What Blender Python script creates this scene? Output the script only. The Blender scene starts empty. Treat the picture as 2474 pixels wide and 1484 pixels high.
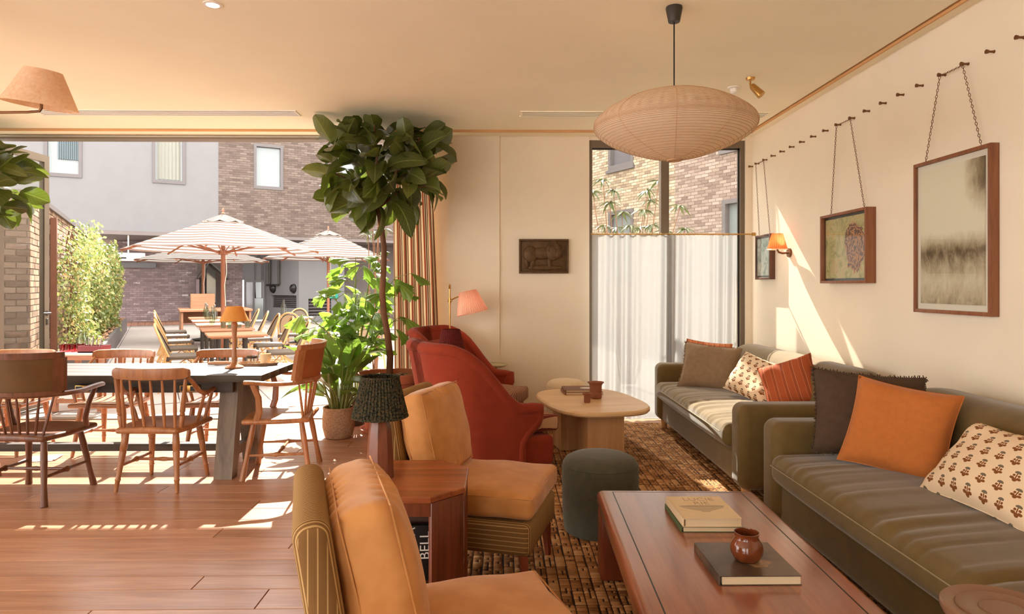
import bpy, bmesh, math, random
import numpy as np
from mathutils import Vector, Matrix

random.seed(7)
SC = bpy.context.scene
COL = SC.collection
PI = math.pi
R = math.radians

# ---------------------------------------------------------------- camera
FPX, CXP, HYP, EYE = 1600.0, 1237.0, 690.0, 1.4
YAW = math.atan(22 / 1600)
cam_d = bpy.data.cameras.new('camera')
cam = bpy.data.objects.new('camera', cam_d)
COL.objects.link(cam)
cam.location = (0, 0, EYE)
cam.rotation_euler = (PI / 2, 0, -YAW)
cam_d.sensor_width = 36
cam_d.lens = FPX / 2474 * 36
cam_d.shift_y = -(742 - HYP) / 2474
cam_d.clip_start = 0.05
SC.camera = cam

# ---------------------------------------------------------------- world, sun, exposure
world = bpy.data.worlds.new('sky')
SC.world = world
world.use_nodes = True
_bg = world.node_tree.nodes['Background']
_bg.inputs[0].default_value = (1.0, 0.985, 0.965, 1)
_bg.inputs[1].default_value = 2.6
sun_d = bpy.data.lights.new('sun', 'SUN')
sun = bpy.data.objects.new('sun', sun_d)
COL.objects.link(sun)
sun.rotation_euler = Vector((0.18, -1.0, -0.90)).to_track_quat('-Z', 'Y').to_euler()
sun_d.energy = 8.0
sun_d.color = (1.0, 0.94, 0.86)
sun_d.angle = R(0.6)
SC.view_settings.view_transform = 'Standard'
SC.view_settings.look = 'None'
SC.view_settings.gamma = 1
SC.view_settings.use_curve_mapping = False
SC.view_settings.exposure = 1.32
SC.cycles.max_bounces = 10
SC.cycles.diffuse_bounces = 6
SC.cycles.transparent_max_bounces = 16

# ---------------------------------------------------------------- pixel helpers
_s, _c = math.sin(YAW), math.cos(YAW)


def ray(px, py):
    a, b = (px - CXP) / FPX, (HYP - py) / FPX
    return Vector((_s + a * _c, _c - a * _s, b))


def onz(px, py, z):
    d = ray(px, py)
    return Vector((0, 0, EYE)) + d * ((z - EYE) / d.z)


def ony(px, py, y):
    d = ray(px, py)
    return Vector((0, 0, EYE)) + d * (y / d.y)


def onx(px, py, x):
    d = ray(px, py)
    return Vector((0, 0, EYE)) + d * (x / d.x)


# ---------------------------------------------------------------- mesh builder
class MB:
    def __init__(self):
        self.v, self.f, self.uv, self.col = [], [], {}, {}
        self.M = None

    def add(self, vs, fs, uvs=None):
        o = len(self.v)
        if self.M is not None:
            vs = [self.M @ Vector(p) for p in vs]
        self.v += [tuple(p) for p in vs]
        self.f += [tuple(i + o for i in f) for f in fs]
        if uvs:
            for i, t in enumerate(uvs):
                self.uv[o + i] = t
        return self

    def box(self, c, s, rz=0, rot=None):
        hx, hy, hz = s[0] / 2, s[1] / 2, s[2] / 2
        m = rot if rot is not None else Matrix.Rotation(rz, 3, 'Z')
        vs = [Vector(c) + m @ Vector((x * hx, y * hy, z * hz)) for x in (-1, 1) for y in (-1, 1) for z in (-1, 1)]
        return self.add(vs, [(0, 1, 3, 2), (4, 6, 7, 5), (0, 4, 5, 1), (2, 3, 7, 6), (0, 2, 6, 4), (1, 5, 7, 3)])

    def span(self, x0, x1, y0, y1, z0, z1):
        return self.box(((x0 + x1) / 2, (y0 + y1) / 2, (z0 + z1) / 2), (x1 - x0, y1 - y0, z1 - z0))

    def soft(self, c, s, r, n=2, m=(0, 0, 0), fn=None, rot=None):
        h = [k / 2 for k in s]
        r = min(r, min(h) * 0.999)
        ax = []
        for k in range(3):
            inn = h[k] - r
            off = [r * math.tan(j * PI / 4 / n) for j in range(n + 1)]
            lo = [-(inn + o) for o in reversed(off)]
            mid = [-inn + 2 * inn * (j + 1) / (m[k] + 1) for j in range(m[k])]
            hi = [inn + o for o in off]
            ax.append(lo + mid + hi)
        N = [len(a) for a in ax]
        idx, vs, fs = {}, [], []

        def vid(i, j, k):
            q = (i, j, k)
            if q not in idx:
                p = [ax[0][i], ax[1][j], ax[2][k]]
                inn = [max(-(h[a] - r), min(h[a] - r, p[a])) for a in range(3)]
                d = Vector((p[0] - inn[0], p[1] - inn[1], p[2] - inn[2]))
                if d.length > 1e-9:
                    d = d.normalized() * r
                w = Vector(inn) + d
                if fn:
                    w = Vector(fn(w.x, w.y, w.z))
                if rot is not None:
                    w = rot @ w
                idx[q] = len(vs)
                vs.append(w + Vector(c))
            return idx[q]
        for a in range(3):
            b, cc = (a + 1) % 3, (a + 2) % 3
            for side in (0, N[a] - 1):
                for j in range(N[b] - 1):
                    for k in range(N[cc] - 1):
                        quad = []
                        for (dj, dk) in ((0, 0), (1, 0), (1, 1), (0, 1)):
                            t = [0, 0, 0]
                            t[a], t[b], t[cc] = side, j + dj, k + dk
                            quad.append(vid(*t))
                        fs.append(tuple(quad if side else quad[::-1]))
        return self.add(vs, fs)

    def turn(self, p0, p1, prof, n=10, cap=True):
        """lathe along p0-p1; prof = [(t, radius)]"""
        p0, p1 = Vector(p0), Vector(p1)
        d = p1 - p0
        q = d.to_track_quat('Z', 'Y').to_matrix()
        vs, fs = [], []
        for t, r in prof:
            for i in range(n):
                a = 2 * PI * i / n
                vs.append(p0 + d * t + q @ Vector((r * math.cos(a), r * math.sin(a), 0)))
        for k in range(len(prof) - 1):
            for i in range(n):
                j = (i + 1) % n
                fs.append((k * n + i, k * n + j, (k + 1) * n + j, (k + 1) * n + i))
        if cap:
            fs.append(tuple(range(n - 1, -1, -1)))
            L = (len(prof) - 1) * n
            fs.append(tuple(range(L, L + n)))
        return self.add(vs, fs)

    def cyl(self, p0, p1, r0, r1=None, n=12, cap=True):
        return self.turn(p0, p1, [(0, r0), (1, r0 if r1 is None else r1)], n, cap)

    def lathe(self, prof, n=24, c=(0, 0, 0), cap=False):
        vs, fs = [], []
        for r, z in prof:
            for i in range(n):
                a = 2 * PI * i / n
                vs.append((c[0] + r * math.cos(a), c[1] + r * math.sin(a), c[2] + z))
        for k in range(len(prof) - 1):
            for i in range(n):
                j = (i + 1) % n
                fs.append((k * n + i, k * n + j, (k + 1) * n + j, (k + 1) * n + i))
        if cap:
            fs.append(tuple(range(n - 1, -1, -1)))
            L = (len(prof) - 1) * n
            fs.append(tuple(range(L, L + n)))
        return self.add(vs, fs)

    def tube(self, pts, r, n=8, closed=False, cap=True, flat=1.0, up=None):
        pts = [Vector(p) for p in pts]
        N = len(pts)
        rr = r if isinstance(r, (list, tuple)) else [r] * N
        vs, fs = [], []
        nrm = None
        for i in range(N):
            if closed:
                t = (pts[(i + 1) % N] - pts[i - 1]).normalized()
            else:
                t = (pts[min(i + 1, N - 1)] - pts[max(i - 1, 0)]).normalized()
            if up is not None:
                nrm = Vector(up)
            elif nrm is None:
                nrm = Vector((0, 0, 1)) if abs(t.z) < 0.9 else Vector((1, 0, 0))
            nrm = (nrm - t * nrm.dot(t)).normalized()
            b = t.cross(nrm)
            for k in range(n):
                a = 2 * PI * k / n
                vs.append(pts[i] + nrm * (rr[i] * flat * math.cos(a)) + b * (rr[i] * math.sin(a)))
        for i in range(N if closed else N - 1):
            i2 = (i + 1) % N
            for k in range(n):
                j = (k + 1) % n
                fs.append((i * n + k, i * n + j, i2 * n + j, i2 * n + k))
        if cap and not closed:
            fs.append(tuple(range(n - 1, -1, -1)))
            fs.append(tuple(range((N - 1) * n, N * n)))
        return self.add(vs, fs)

    def prism(self, pts, z0, z1, bev=0.0):
        n = len(pts)
        if bev:
            cx, cy = sum(p[0] for p in pts) / n, sum(p[1] for p in pts) / n
            def inset(p, d):
                v = Vector((p[0] - cx, p[1] - cy))
                k = 1 - d / max(v.length, 1e-6)
                return (cx + v.x * k, cy + v.y * k)
            rows = [([inset(p, bev) for p in pts], z0), (pts, z0 + bev), (pts, z1 - bev), ([inset(p, bev) for p in pts], z1)]
        else:
            rows = [(pts, z0), (pts, z1)]
        vs = [(p[0], p[1], z) for q, z in rows for p in q]
        fs = []
        for k in range(len(rows) - 1):
            for i in range(n):
                j = (i + 1) % n
                fs.append((k * n + i, k * n + j, (k + 1) * n + j, (k + 1) * n + i))
        fs.append(tuple(range(n - 1, -1, -1)))
        L = (len(rows) - 1) * n
        fs.append(tuple(range(L, L + n)))
        return self.add(vs, fs)

    def grid(self, fn, nu, nv, closeu=False):
        vs, fs, uv = [], [], []
        for j in range(nv + 1):
            for i in range(nu if closeu else nu + 1):
                u, v = i / nu, j / nv
                vs.append(fn(u, v))
                uv.append((u, v))
        W = nu if closeu else nu + 1
        for j in range(nv):
            for i in range(nu):
                a, b = i, (i + 1) % W
                fs.append((j * W + a, j * W + b, (j + 1) * W + b, (j + 1) * W + a))
        return self.add(vs, fs, uv)

    def mesh(self, name, mat, smooth=True, ang=40):
        me = bpy.data.meshes.new(name)
        me.from_pydata(self.v, [], self.f)
        if self.uv:
            lay = me.uv_layers.new(name='uv')
            li = np.zeros(len(me.loops), dtype=np.int32)
            me.loops.foreach_get('vertex_index', li)
            arr = np.zeros((len(self.v), 2), dtype=np.float32)
            for i, t in self.uv.items():
                arr[i] = t
            lay.data.foreach_set('uv', arr[li].ravel())
        if smooth:
            me.polygons.foreach_set('use_smooth', [True] * len(me.polygons))
            me.set_sharp_from_angle(angle=R(ang))
        if mat is not None:
            for m in (mat if isinstance(mat, (list, tuple)) else [mat]):
                me.materials.append(m)
        me.update()
        return me


def link(name, me, parent=None, loc=None, rot=None):
    o = bpy.data.objects.new(name, me)
    COL.objects.link(o)
    if parent is not None:
        o.parent = parent
    if loc is not None:
        o.location = loc
    if rot is not None:
        o.rotation_euler = (0, 0, rot) if isinstance(rot, (int, float)) else rot
    return o


def part(name, mb, mat, parent, label=None, smooth=True, ang=40, kind=None):
    o = link(name, mb.mesh(name, mat, smooth, ang), parent)
    if label:
        o['label'] = label
    if kind:
        o['kind'] = kind
    return o


def tag(o, label, cat, group=None, kind=None):
    o['label'] = label
    o['category'] = cat
    if group:
        o['group'] = group
    if kind:
        o['kind'] = kind
    return o


def thing(name, label, cat, loc=(0, 0, 0), rot=0, group=None, kind=None):
    o = bpy.data.objects.new(name, None)
    COL.objects.link(o)
    o.location = loc
    o.rotation_euler = rot if isinstance(rot, (tuple, list)) else (0, 0, rot)
    o.empty_display_size = 0.1
    return tag(o, label, cat, group, kind)


def one(name, mb, mat, label, cat, loc=(0, 0, 0), rot=0, group=None, smooth=True, ang=40, kind=None):
    return tag(link(name, mb.mesh(name, mat, smooth, ang), None, loc, rot), label, cat, group, kind)


def struct(name, mb, mat, parent=None, smooth=False, loc=None, rot=None, label=None):
    o = link(name, mb.mesh(name, mat, smooth), parent, loc, rot)
    if parent is None:
        o['kind'] = 'structure'
    if label:
        o['label'] = label
    return o


def kids(o):
    return [c for c in bpy.data.objects if c.parent == o]


def copy_thing(src, loc, rot=None, label=None, group=None, parent=None):
    c = src.copy()
    COL.objects.link(c)
    c.parent = parent
    if parent is None:
        c.location = loc
        if rot is not None:
            c.rotation_euler = rot if isinstance(rot, (tuple, list)) else (0, 0, rot)
        if label:
            c['label'] = label
        if group:
            c['group'] = group
    for ch in kids(src):
        copy_thing(ch, None, parent=c)
    return c


# ---------------------------------------------------------------- materials
def lin(c):
    c = [x / 255 for x in c]
    return tuple(x / 12.92 if x <= 0.04045 else ((x + 0.055) / 1.055) ** 2.4 for x in c) + (1,)


class NT:
    """small node helper"""

    def __init__(self, name):
        self.m = bpy.data.materials.new(name)
        self.m.use_nodes = True
        self.t = self.m.node_tree
        self.b = self.t.nodes['Principled BSDF']
        self.out = self.t.nodes['Material Output']

    def n(self, ty, **kw):
        x = self.t.nodes.new(ty)
        for k, v in kw.items():
            setattr(x, k, v)
        return x

    def l(self, a, b):
        self.t.links.new(a, b)

    def coord(self, kind='Object', scale=(1, 1, 1), rot=(0, 0, 0)):
        tc = self.n('ShaderNodeTexCoord')
        mp = self.n('ShaderNodeMapping')
        mp.inputs['Scale'].default_value = scale
        mp.inputs['Rotation'].default_value = rot
        self.l(tc.outputs[kind], mp.inputs['Vector'])
        return mp.outputs['Vector']

    def noise(self, vec, scale=5, detail=3, rough=0.55, dist=0):
        x = self.n('ShaderNodeTexNoise')
        x.inputs['Scale'].default_value = scale
        x.inputs['Detail'].default_value = detail
        x.inputs['Roughness'].default_value = rough
        x.inputs['Distortion'].default_value = dist
        self.l(vec, x.inputs['Vector'])
        return x.outputs['Fac']

    def ramp(self, fac, stops, interp='LINEAR'):
        x = self.n('ShaderNodeValToRGB')
        x.color_ramp.interpolation = interp
        while len(x.color_ramp.elements) < len(stops):
            x.color_ramp.elements.new(0.5)
        for e, (p, col) in zip(x.color_ramp.elements, stops):
            e.position = p
            e.color = col
        self.l(fac, x.inputs['Fac'])
        return x.outputs['Color']

    def math(self, op, a, b=None, clamp=False):
        x = self.n('ShaderNodeMath', operation=op, use_clamp=clamp)
        for k, v in enumerate((a, b)):
            if v is None:
                continue
            if hasattr(v, 'is_output'):
                self.l(v, x.inputs[k])
            else:
                x.inputs[k].default_value = v
        return x.outputs[0]

    def mix(self, fac, a, b, blend='MIX'):
        x = self.n('ShaderNodeMix', data_type='RGBA', blend_type=blend)
        for k, v in ((0, fac), (6, a), (7, b)):
            if hasattr(v, 'is_output'):
                self.l(v, x.inputs[k])
            else:
                x.inputs[k].default_value = v
        return x.outputs[2]

    def bump(self, h, strength=0.2, dist=0.01):
        x = self.n('ShaderNodeBump')
        x.inputs['Strength'].default_value = strength
        x.inputs['Distance'].default_value = dist
        self.l(h, x.inputs['Height'])
        self.l(x.outputs['Normal'], self.b.inputs['Normal'])
        return x

    def base(self, col, rough=0.6, metal=0, spec=0.4, sheen=0):
        if hasattr(col, 'is_output'):
            self.l(col, self.b.inputs['Base Color'])
        else:
            self.b.inputs['Base Color'].default_value = col
        self.b.inputs['Roughness'].default_value = rough
        self.b.inputs['Metallic'].default_value = metal
        self.b.inputs['Specular IOR Level'].default_value = spec
        if sheen:
            self.b.inputs['Sheen Weight'].default_value = sheen
            self.b.inputs['Sheen Roughness'].default_value = 0.4
        return self

    def translucent(self, col, fac):
        """mix in light that shines through thin stuff"""
        tr = self.n('ShaderNodeBsdfTranslucent')
        if hasattr(col, 'is_output'):
            self.l(col, tr.inputs['Color'])
        else:
            tr.inputs['Color'].default_value = col
        ms = self.n('ShaderNodeMixShader')
        ms.inputs[0].default_value = fac
        self.l(self.b.outputs[0], ms.inputs[1])
        self.l(tr.outputs[0], ms.inputs[2])
        self.l(ms.outputs[0], self.out.inputs['Surface'])
        return ms


def dk(c, k):
    return tuple(min(1, x * k) for x in c[:3]) + (1,)


def mat(name, col, rough=0.6, var=0.12, vs=6, stretch=(1, 1, 1), bump=0.0, bs=80, metal=0, spec=0.4, sheen=0, col2=None, rnd=0.0, trans=None, bd=0.004):
    t = NT(name)
    c = lin(col)
    vec = t.coord('Object', stretch)
    if rnd:
        oi = t.n('ShaderNodeObjectInfo')
        ad = t.n('ShaderNodeVectorMath', operation='ADD')
        sc = t.n('ShaderNodeVectorMath', operation='SCALE')
        sc.inputs['Scale'].default_value = 37.0
        cb = t.n('ShaderNodeCombineXYZ')
        for k in range(3):
            t.l(oi.outputs['Random'], cb.inputs[k])
        t.l(cb.outputs[0], sc.inputs[0])
        t.l(vec, ad.inputs[0])
        t.l(sc.outputs[0], ad.inputs[1])
        vec = ad.outputs[0]
    a, b = (dk(c, 1 - var), dk(c, 1 + var)) if col2 is None else (c, lin(col2))
    colr = t.ramp(t.noise(vec, vs, 4), [(0.3, a), (0.7, b)])
    if rnd:
        v = t.math('ADD', t.math('MULTIPLY', oi.outputs['Random'], 2 * rnd), 1 - rnd)
        hs = t.n('ShaderNodeHueSaturation')
        t.l(v, hs.inputs['Value'])
        t.l(colr, hs.inputs['Color'])
        colr = hs.outputs['Color']
    t.base(colr, rough, metal, spec, sheen)
    if bump:
        t.bump(t.noise(t.coord('Object', stretch), bs, 3), bump, bd)
    if trans:
        t.translucent(colr if trans[0] is None else lin(trans[0]), trans[1])
    return t.m


def wood(name, col, col2, grain=0, rough=0.4, rnd=0.06, scale=3.0, spec=0.5, bump=0.08, coat=0.0):
    """grain = axis index along which the fibres run"""
    st = [scale * 6] * 3
    st[grain] = scale * 0.45
    t = NT(name)
    oi = t.n('ShaderNodeObjectInfo')
    cb = t.n('ShaderNodeCombineXYZ')
    m1 = t.math('MULTIPLY', oi.outputs['Random'], 50.0)
    for k in range(3):
        t.l(m1, cb.inputs[k])
    vec = t.coord('Object', tuple(st))
    ad = t.n('ShaderNodeVectorMath', operation='ADD')
    t.l(vec, ad.inputs[0])
    t.l(cb.outputs[0], ad.inputs[1])
    n1 = t.noise(ad.outputs[0], 1.0, 6, 0.65, 0.6)
    n2 = t.noise(ad.outputs[0], 4.5, 3, 0.6, 0.2)
    f = t.math('ADD', t.math('MULTIPLY', n1, 0.7), t.math('MULTIPLY', n2, 0.3))
    colr = t.ramp(f, [(0.34, lin(col2)), (0.62, lin(col))])
    v = t.math('ADD', t.math('MULTIPLY', oi.outputs['Random'], 2 * rnd), 1 - rnd)
    hs = t.n('ShaderNodeHueSaturation')
    t.l(v, hs.inputs['Value'])
    t.l(colr, hs.inputs['Color'])
    t.base(hs.outputs['Color'], rough, 0, spec)
    if coat:
        t.b.inputs['Coat Weight'].default_value = coat
        t.b.inputs['Coat Roughness'].default_value = 0.16
    if bump:
        t.bump(n2, bump, 0.003)
    return t.m


def glass(name, tint=(245, 250, 248), refl=1.0):
    t = NT(name)
    tr = t.n('ShaderNodeBsdfTransparent')
    tr.inputs['Color'].default_value = lin(tint)
    gl = t.n('ShaderNodeBsdfGlossy')
    gl.inputs['Roughness'].default_value = 0.01
    lw = t.n('ShaderNodeLayerWeight')
    lw.inputs['Blend'].default_value = 0.5
    fr = t.math('ADD', t.math('MULTIPLY', t.math('POWER', lw.outputs['Facing'], 5.0), 0.95), 0.04)
    ms = t.n('ShaderNodeMixShader')
    t.l(t.math('MULTIPLY', fr, refl), ms.inputs[0])
    t.l(tr.outputs[0], ms.inputs[1])
    t.l(gl.outputs[0], ms.inputs[2])
    t.l(ms.outputs[0], t.out.inputs['Surface'])
    return t.m


def emit(name, col, s):
    t = NT(name)
    t.b.inputs['Emission Color'].default_value = lin(col)
    t.b.inputs['Emission Strength'].default_value = s
    t.base(lin(col), 0.5)
    return t.m


def stripes_uv(name, cols, period, rough=0.8, axis=0, kind='UV', trans=None, sheen=0, bump=0.0, bs=300):
    """repeating colour bands. cols = [(start, rgb)], in fractions of the period"""
    t = NT(name)
    tc = t.n('ShaderNodeTexCoord')
    sp = t.n('ShaderNodeSeparateXYZ')
    t.l(tc.outputs[kind], sp.inputs[0])
    f = t.math('FRACT', t.math('DIVIDE', sp.outputs[axis], period))
    colr = t.ramp(f, [(p, lin(c)) for p, c in cols], 'CONSTANT')
    t.base(colr, rough, 0, 0.2, sheen)
    if bump:
        t.bump(t.noise(t.coord('Object'), bs, 2), bump, 0.002)
    if trans:
        t.translucent(colr, trans)
    return t.m


M = {}
M['wall'] = mat('painted wall', (236, 222, 198), 0.85, 0.02, 3, bump=0.04, bs=220, spec=0.2)
M['ceiling'] = mat('ceiling paint', (250, 240, 212), 0.8, 0.02, 2, spec=0.2)
M['base_white'] = mat('skirting paint', (232, 216, 190), 0.6, 0.02, 4)
M['alu'] = mat('bronze aluminium', (118, 104, 88), 0.45, 0.05, 5, metal=0.3)
M['alu_dark'] = mat('dark aluminium', (62, 56, 50), 0.45, 0.05, 5, metal=0.3)
M['glass'] = glass('clear glass', (250, 251, 249))
M['plank'] = wood('oak plank', (190, 144, 114), (154, 106, 78), 0, 0.28, 0.13, 2.2, 0.5, 0.04)
M['chairwood'] = wood('honey beech', (180, 122, 78), (140, 86, 48), 2, 0.35, 0.05, 3.0)
M['chairwood_dark'] = wood('dark oak chair', (124, 76, 48), (80, 46, 28), 2, 0.38, 0.05, 3.0)
M['greywood'] = wood('weathered grey oak', (82, 72, 62), (54, 46, 39), 0, 0.5, 0.04, 1.6, 0.25)
M['greywood_z'] = wood('weathered grey oak post', (126, 108, 88), (92, 76, 60), 2, 0.5, 0.04, 1.6)
M['olive_shaded_panel'] = mat('shaded olive leather', (104, 78, 40), 0.6, 0.16, 9, bump=0.1, trans=((200, 120, 50), 0.25))  # chair panel leather, with its backlit shade put into the colour
M['tan_lit_panel'] = mat('lit tan leather', (158, 98, 52), 0.55, 0.12, 12, bump=0.1, trans=((200, 110, 50), 0.25))  # same panel leather, lit tone painted in; lamp shade seam shares it
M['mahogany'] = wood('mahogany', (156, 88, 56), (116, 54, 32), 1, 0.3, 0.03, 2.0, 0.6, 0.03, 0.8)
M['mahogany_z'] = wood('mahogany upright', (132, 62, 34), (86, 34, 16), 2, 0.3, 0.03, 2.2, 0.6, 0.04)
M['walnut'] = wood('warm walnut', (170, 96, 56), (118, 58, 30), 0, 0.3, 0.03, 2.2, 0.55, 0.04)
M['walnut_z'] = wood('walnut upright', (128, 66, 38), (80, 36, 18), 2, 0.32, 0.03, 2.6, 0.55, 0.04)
M['black'] = mat('black lacquer', (22, 18, 16), 0.4, 0.1, 5)
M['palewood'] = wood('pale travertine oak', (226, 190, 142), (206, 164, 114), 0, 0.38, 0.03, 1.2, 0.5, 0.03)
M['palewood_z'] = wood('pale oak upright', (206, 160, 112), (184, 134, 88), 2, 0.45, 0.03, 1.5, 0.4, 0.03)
M['sofa'] = mat('olive grey velvet', (106, 85, 48), 0.85, 0.10, 14, bump=0.12, bs=500, sheen=0.35, spec=0.15)
M['piping'] = mat('sofa piping', (152, 134, 100), 0.85, 0.05)
M['red'] = mat('rust red wool', (140, 54, 33), 0.9, 0.08, 16, bump=0.1, bs=500, sheen=0.1, spec=0.15)
M['mustard'] = mat('mustard velvet', (186, 124, 66), 0.75, 0.14, 7, bump=0.06, bs=300, sheen=0.3, spec=0.15, col2=(210, 150, 92))
M['green_felt'] = mat('dark green wool', (82, 80, 66), 0.9, 0.10, 25, bump=0.12, bs=400, sheen=0.2, spec=0.1)
M['cream_felt'] = mat('cream wool', (224, 200, 162), 0.9, 0.05, 20, bump=0.1, bs=400, sheen=0.2, spec=0.1)
M['brass'] = mat('aged brass', (196, 150, 84), 0.28, 0.08, 12, metal=0.9)
M['bronze'] = mat('antique bronze', (122, 82, 52), 0.4, 0.1, 12, metal=0.7)
M['steel'] = mat('steel', (150, 146, 142), 0.3, 0.05, 12, metal=0.9)
M['terracotta'] = mat('terracotta', (188, 112, 78), 0.75, 0.10, 4, bump=0.1, bs=60)
M['soil'] = mat('potting soil', (70, 46, 34), 0.95, 0.4, 60, bump=0.8, bs=120, bd=0.02)
M['stonepot'] = mat('speckled stone', (192, 160, 128), 0.9, 0.2, 70, bump=0.6, bs=140, col2=(150, 112, 84))
M['trunk'] = mat('bark', (112, 76, 52), 0.85, 0.25, 18, (1, 1, 0.4), bump=0.5, bs=60)
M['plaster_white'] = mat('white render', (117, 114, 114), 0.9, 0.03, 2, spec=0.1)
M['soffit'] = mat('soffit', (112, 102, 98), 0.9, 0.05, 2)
M['mortar'] = mat('mortar', (116, 104, 96), 0.95, 0.06, 20)
M['mortar_pale'] = mat('pale mortar', (116, 105, 95), 0.95, 0.06, 20)
M['slab'] = mat('paving stone', (158, 146, 137), 0.85, 0.05, 6, rnd=0.08, bump=0.1, bs=90)
M['ground'] = mat('gravel ground', (128, 108, 94), 0.95, 0.15, 30)
M['winframe'] = mat('grey window frame', (92, 85, 84), 0.5, 0.03, 4)
M['white'] = mat('white paint', (236, 228, 216), 0.5, 0.02, 5)
M['sheer'] = None

# ================================================================ ROOM SHELL
XR, YB, ZC = 2.63, 6.96, 2.97          # right wall, back wall, ceiling
XL, YF = -6.2, -3.0                    # left and rear walls (out of view)

# ---- floor and its planks
floor = struct('floor', MB().span(XL, XR, YF, YB + 0.02, -0.12, -0.022), M['soil'])
_rows, y = [], YB
rng = random.Random(3)
while y > -0.2:
    w = rng.choice((0.14, 0.16, 0.19, 0.2))
    _rows.append((y - w, y))
    y -= w
for (y0, y1) in _rows:
    x = XL - rng.uniform(0, 1.8)
    while x < XR:
        L = rng.uniform(1.7, 2.6)
        a, b = max(x, XL), min(x + L, XR)
        if b - a > 0.05:
            cx, cy = (a + b) / 2, (y0 + y1) / 2
            mb = MB()
            hx, hy, e = (b - a) / 2 - 0.0012, (y1 - y0) / 2 - 0.0012, 0.0025
            vs = [(-hx, -hy, -0.022), (hx, -hy, -0.022), (hx, hy, -0.022), (-hx, hy, -0.022),
                  (-hx, -hy, -e), (hx, -hy, -e), (hx, hy, -e), (-hx, hy, -e),
                  (-hx + e, -hy + e, 0), (hx - e, -hy + e, 0), (hx - e, hy - e, 0), (-hx + e, hy - e, 0)]
            fs = [(8, 9, 10, 11)]
            for k in range(4):
                j = (k + 1) % 4
                fs += [(k, j, 4 + j, 4 + k), (4 + k, 4 + j, 8 + j, 8 + k)]
            mb.add(vs, fs)
            link('plank', mb.mesh('plank', M['plank'], False), floor, (cx, cy, 0))
        x += L

# ---- ceiling with its shadow gap
ceil = MB()
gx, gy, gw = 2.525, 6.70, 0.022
ceil.span(XL - 0.3, gx - gw, YF, gy - gw, ZC, ZC + 0.06)
ceil.span(gx, XR + 0.1, YF, YB + 0.15, ZC, ZC + 0.06)
ceil.span(XL - 0.3, gx, gy, YB + 0.15, ZC, ZC + 0.06)
ceil.span(XL - 0.3, XR + 0.1, YF, YB + 0.15, ZC + 0.06, ZC + 0.2)
ceiling = struct('ceiling', ceil, M['ceiling'])
struct('trim_3', MB().span(XL - 0.3, gx + 0.012, gy - 0.012, gy, ZC - 0.022, ZC + 0.01).span(gx, gx + 0.012, YF, gy - 0.012, ZC - 0.016, ZC + 0.01), mat('ochre groove line', (214, 160, 104), 0.7, 0.04, 5))  # ochre strip added to draw the groove line along the ceiling


def vent(x0, x1, y0, y1, frame_mat, name, label):
    t = thing(name, label, 'air vent', ((x0 + x1) / 2, (y0 + y1) / 2, ZC))
    hx, hy = (x1 - x0) / 2, (y1 - y0) / 2
    part('backing', MB().box((0, 0, -0.002), (2 * hx, 2 * hy, 0.004)), M['alu_dark'], t)
    f = MB()
    for s in (-1, 1):
        f.box((0, s * hy, -0.004), (2 * hx + 0.03, 0.016, 0.008))
        f.box((s * hx, 0, -0.004), (0.016, 2 * hy, 0.008))
    part('frame', f, frame_mat, t)
    for k in range(1, 4):
        yy = -hy + 2 * hy * k / 4
        part('slat', MB().box((0, yy, -0.005), (2 * hx, 2 * hy / 4 * 0.42, 0.008)), frame_mat, t)


vent(-4.2, -1.87, 5.96, 6.13, M['white'], 'ceiling_vent', 'long slotted air vent in ceiling above the garden doors')
vent(0.17, 2.42, 5.96, 6.13, M['ceiling'], 'ceiling_vent', 'slotted air vent in ceiling behind the paper pendant lamp')

# ---- walls
wl = MB()
wl.span(-0.57, 0.91, YB, YB + 0.16, 0, ZC)
wl.span(-0.57, -0.035, YB - 0.025, YB, 0, ZC)
wl.span(-0.76, -0.57, YB + 0.05, YB + 0.16, 0, ZC)
wl.span(2.565, XR, YB, YB + 0.16, 0, ZC)
wl.span(0.91, 2.565, YB + 0.02, YB + 0.16, 2.935, ZC)
wl.span(-5.36, -0.76, YB + 0.03, YB + 0.16, 2.945, ZC)
wl.span(XL - 0.3, -5.36, YB, YB + 0.16, 0, ZC)
wall_back = struct('wall_back', wl, M['wall'])
struct('wall_right', MB().span(XR, XR + 0.12, YF, YB + 0.16, 0, ZC), M['wall'])
struct('baseboard_back', MB().span(-0.575, 0.91, YB - 0.04, YB, 0, 0.11).span(-0.575, 0.91, YB - 0.03, YB, 0.11, 0.15), M['base_white'])
struct('baseboard_right', MB().span(XR - 0.018, XR, -1, YB, 0, 0.13), M['base_white'])
# rear and left walls, unseen; window openings added to bring in fill light
lw = MB()
for (a, b) in ((-3.0, -2.4), (0.3, 0.5), (3.2, 3.5), (6.2, 7.12)):
    lw.span(XL - 0.3, XL - 0.14, a, b, 0, ZC)
for (a, b) in ((-2.4, 0.3), (0.5, 3.2), (3.5, 6.2)):
    lw.span(XL - 0.3, XL - 0.14, a, b, 2.8, ZC)
    lw.span(XL - 0.3, XL - 0.14, a, b, 0, 0.15)
struct('wall_left', lw, M['wall'])
rw = MB()
for (a, b) in ((XL - 0.3, -5.9), (-2.3, -1.3), (-0.3, XR + 0.1)):
    rw.span(a, b, YF - 0.15, YF, 0, ZC)
for (a, b) in ((-5.9, -2.3), (-1.3, -0.3)):
    rw.span(a, b, YF - 0.15, YF, 2.75, ZC)
    rw.span(a, b, YF - 0.15, YF, 0, 0.12)
struct('wall_front', rw, M['wall'])

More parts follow.
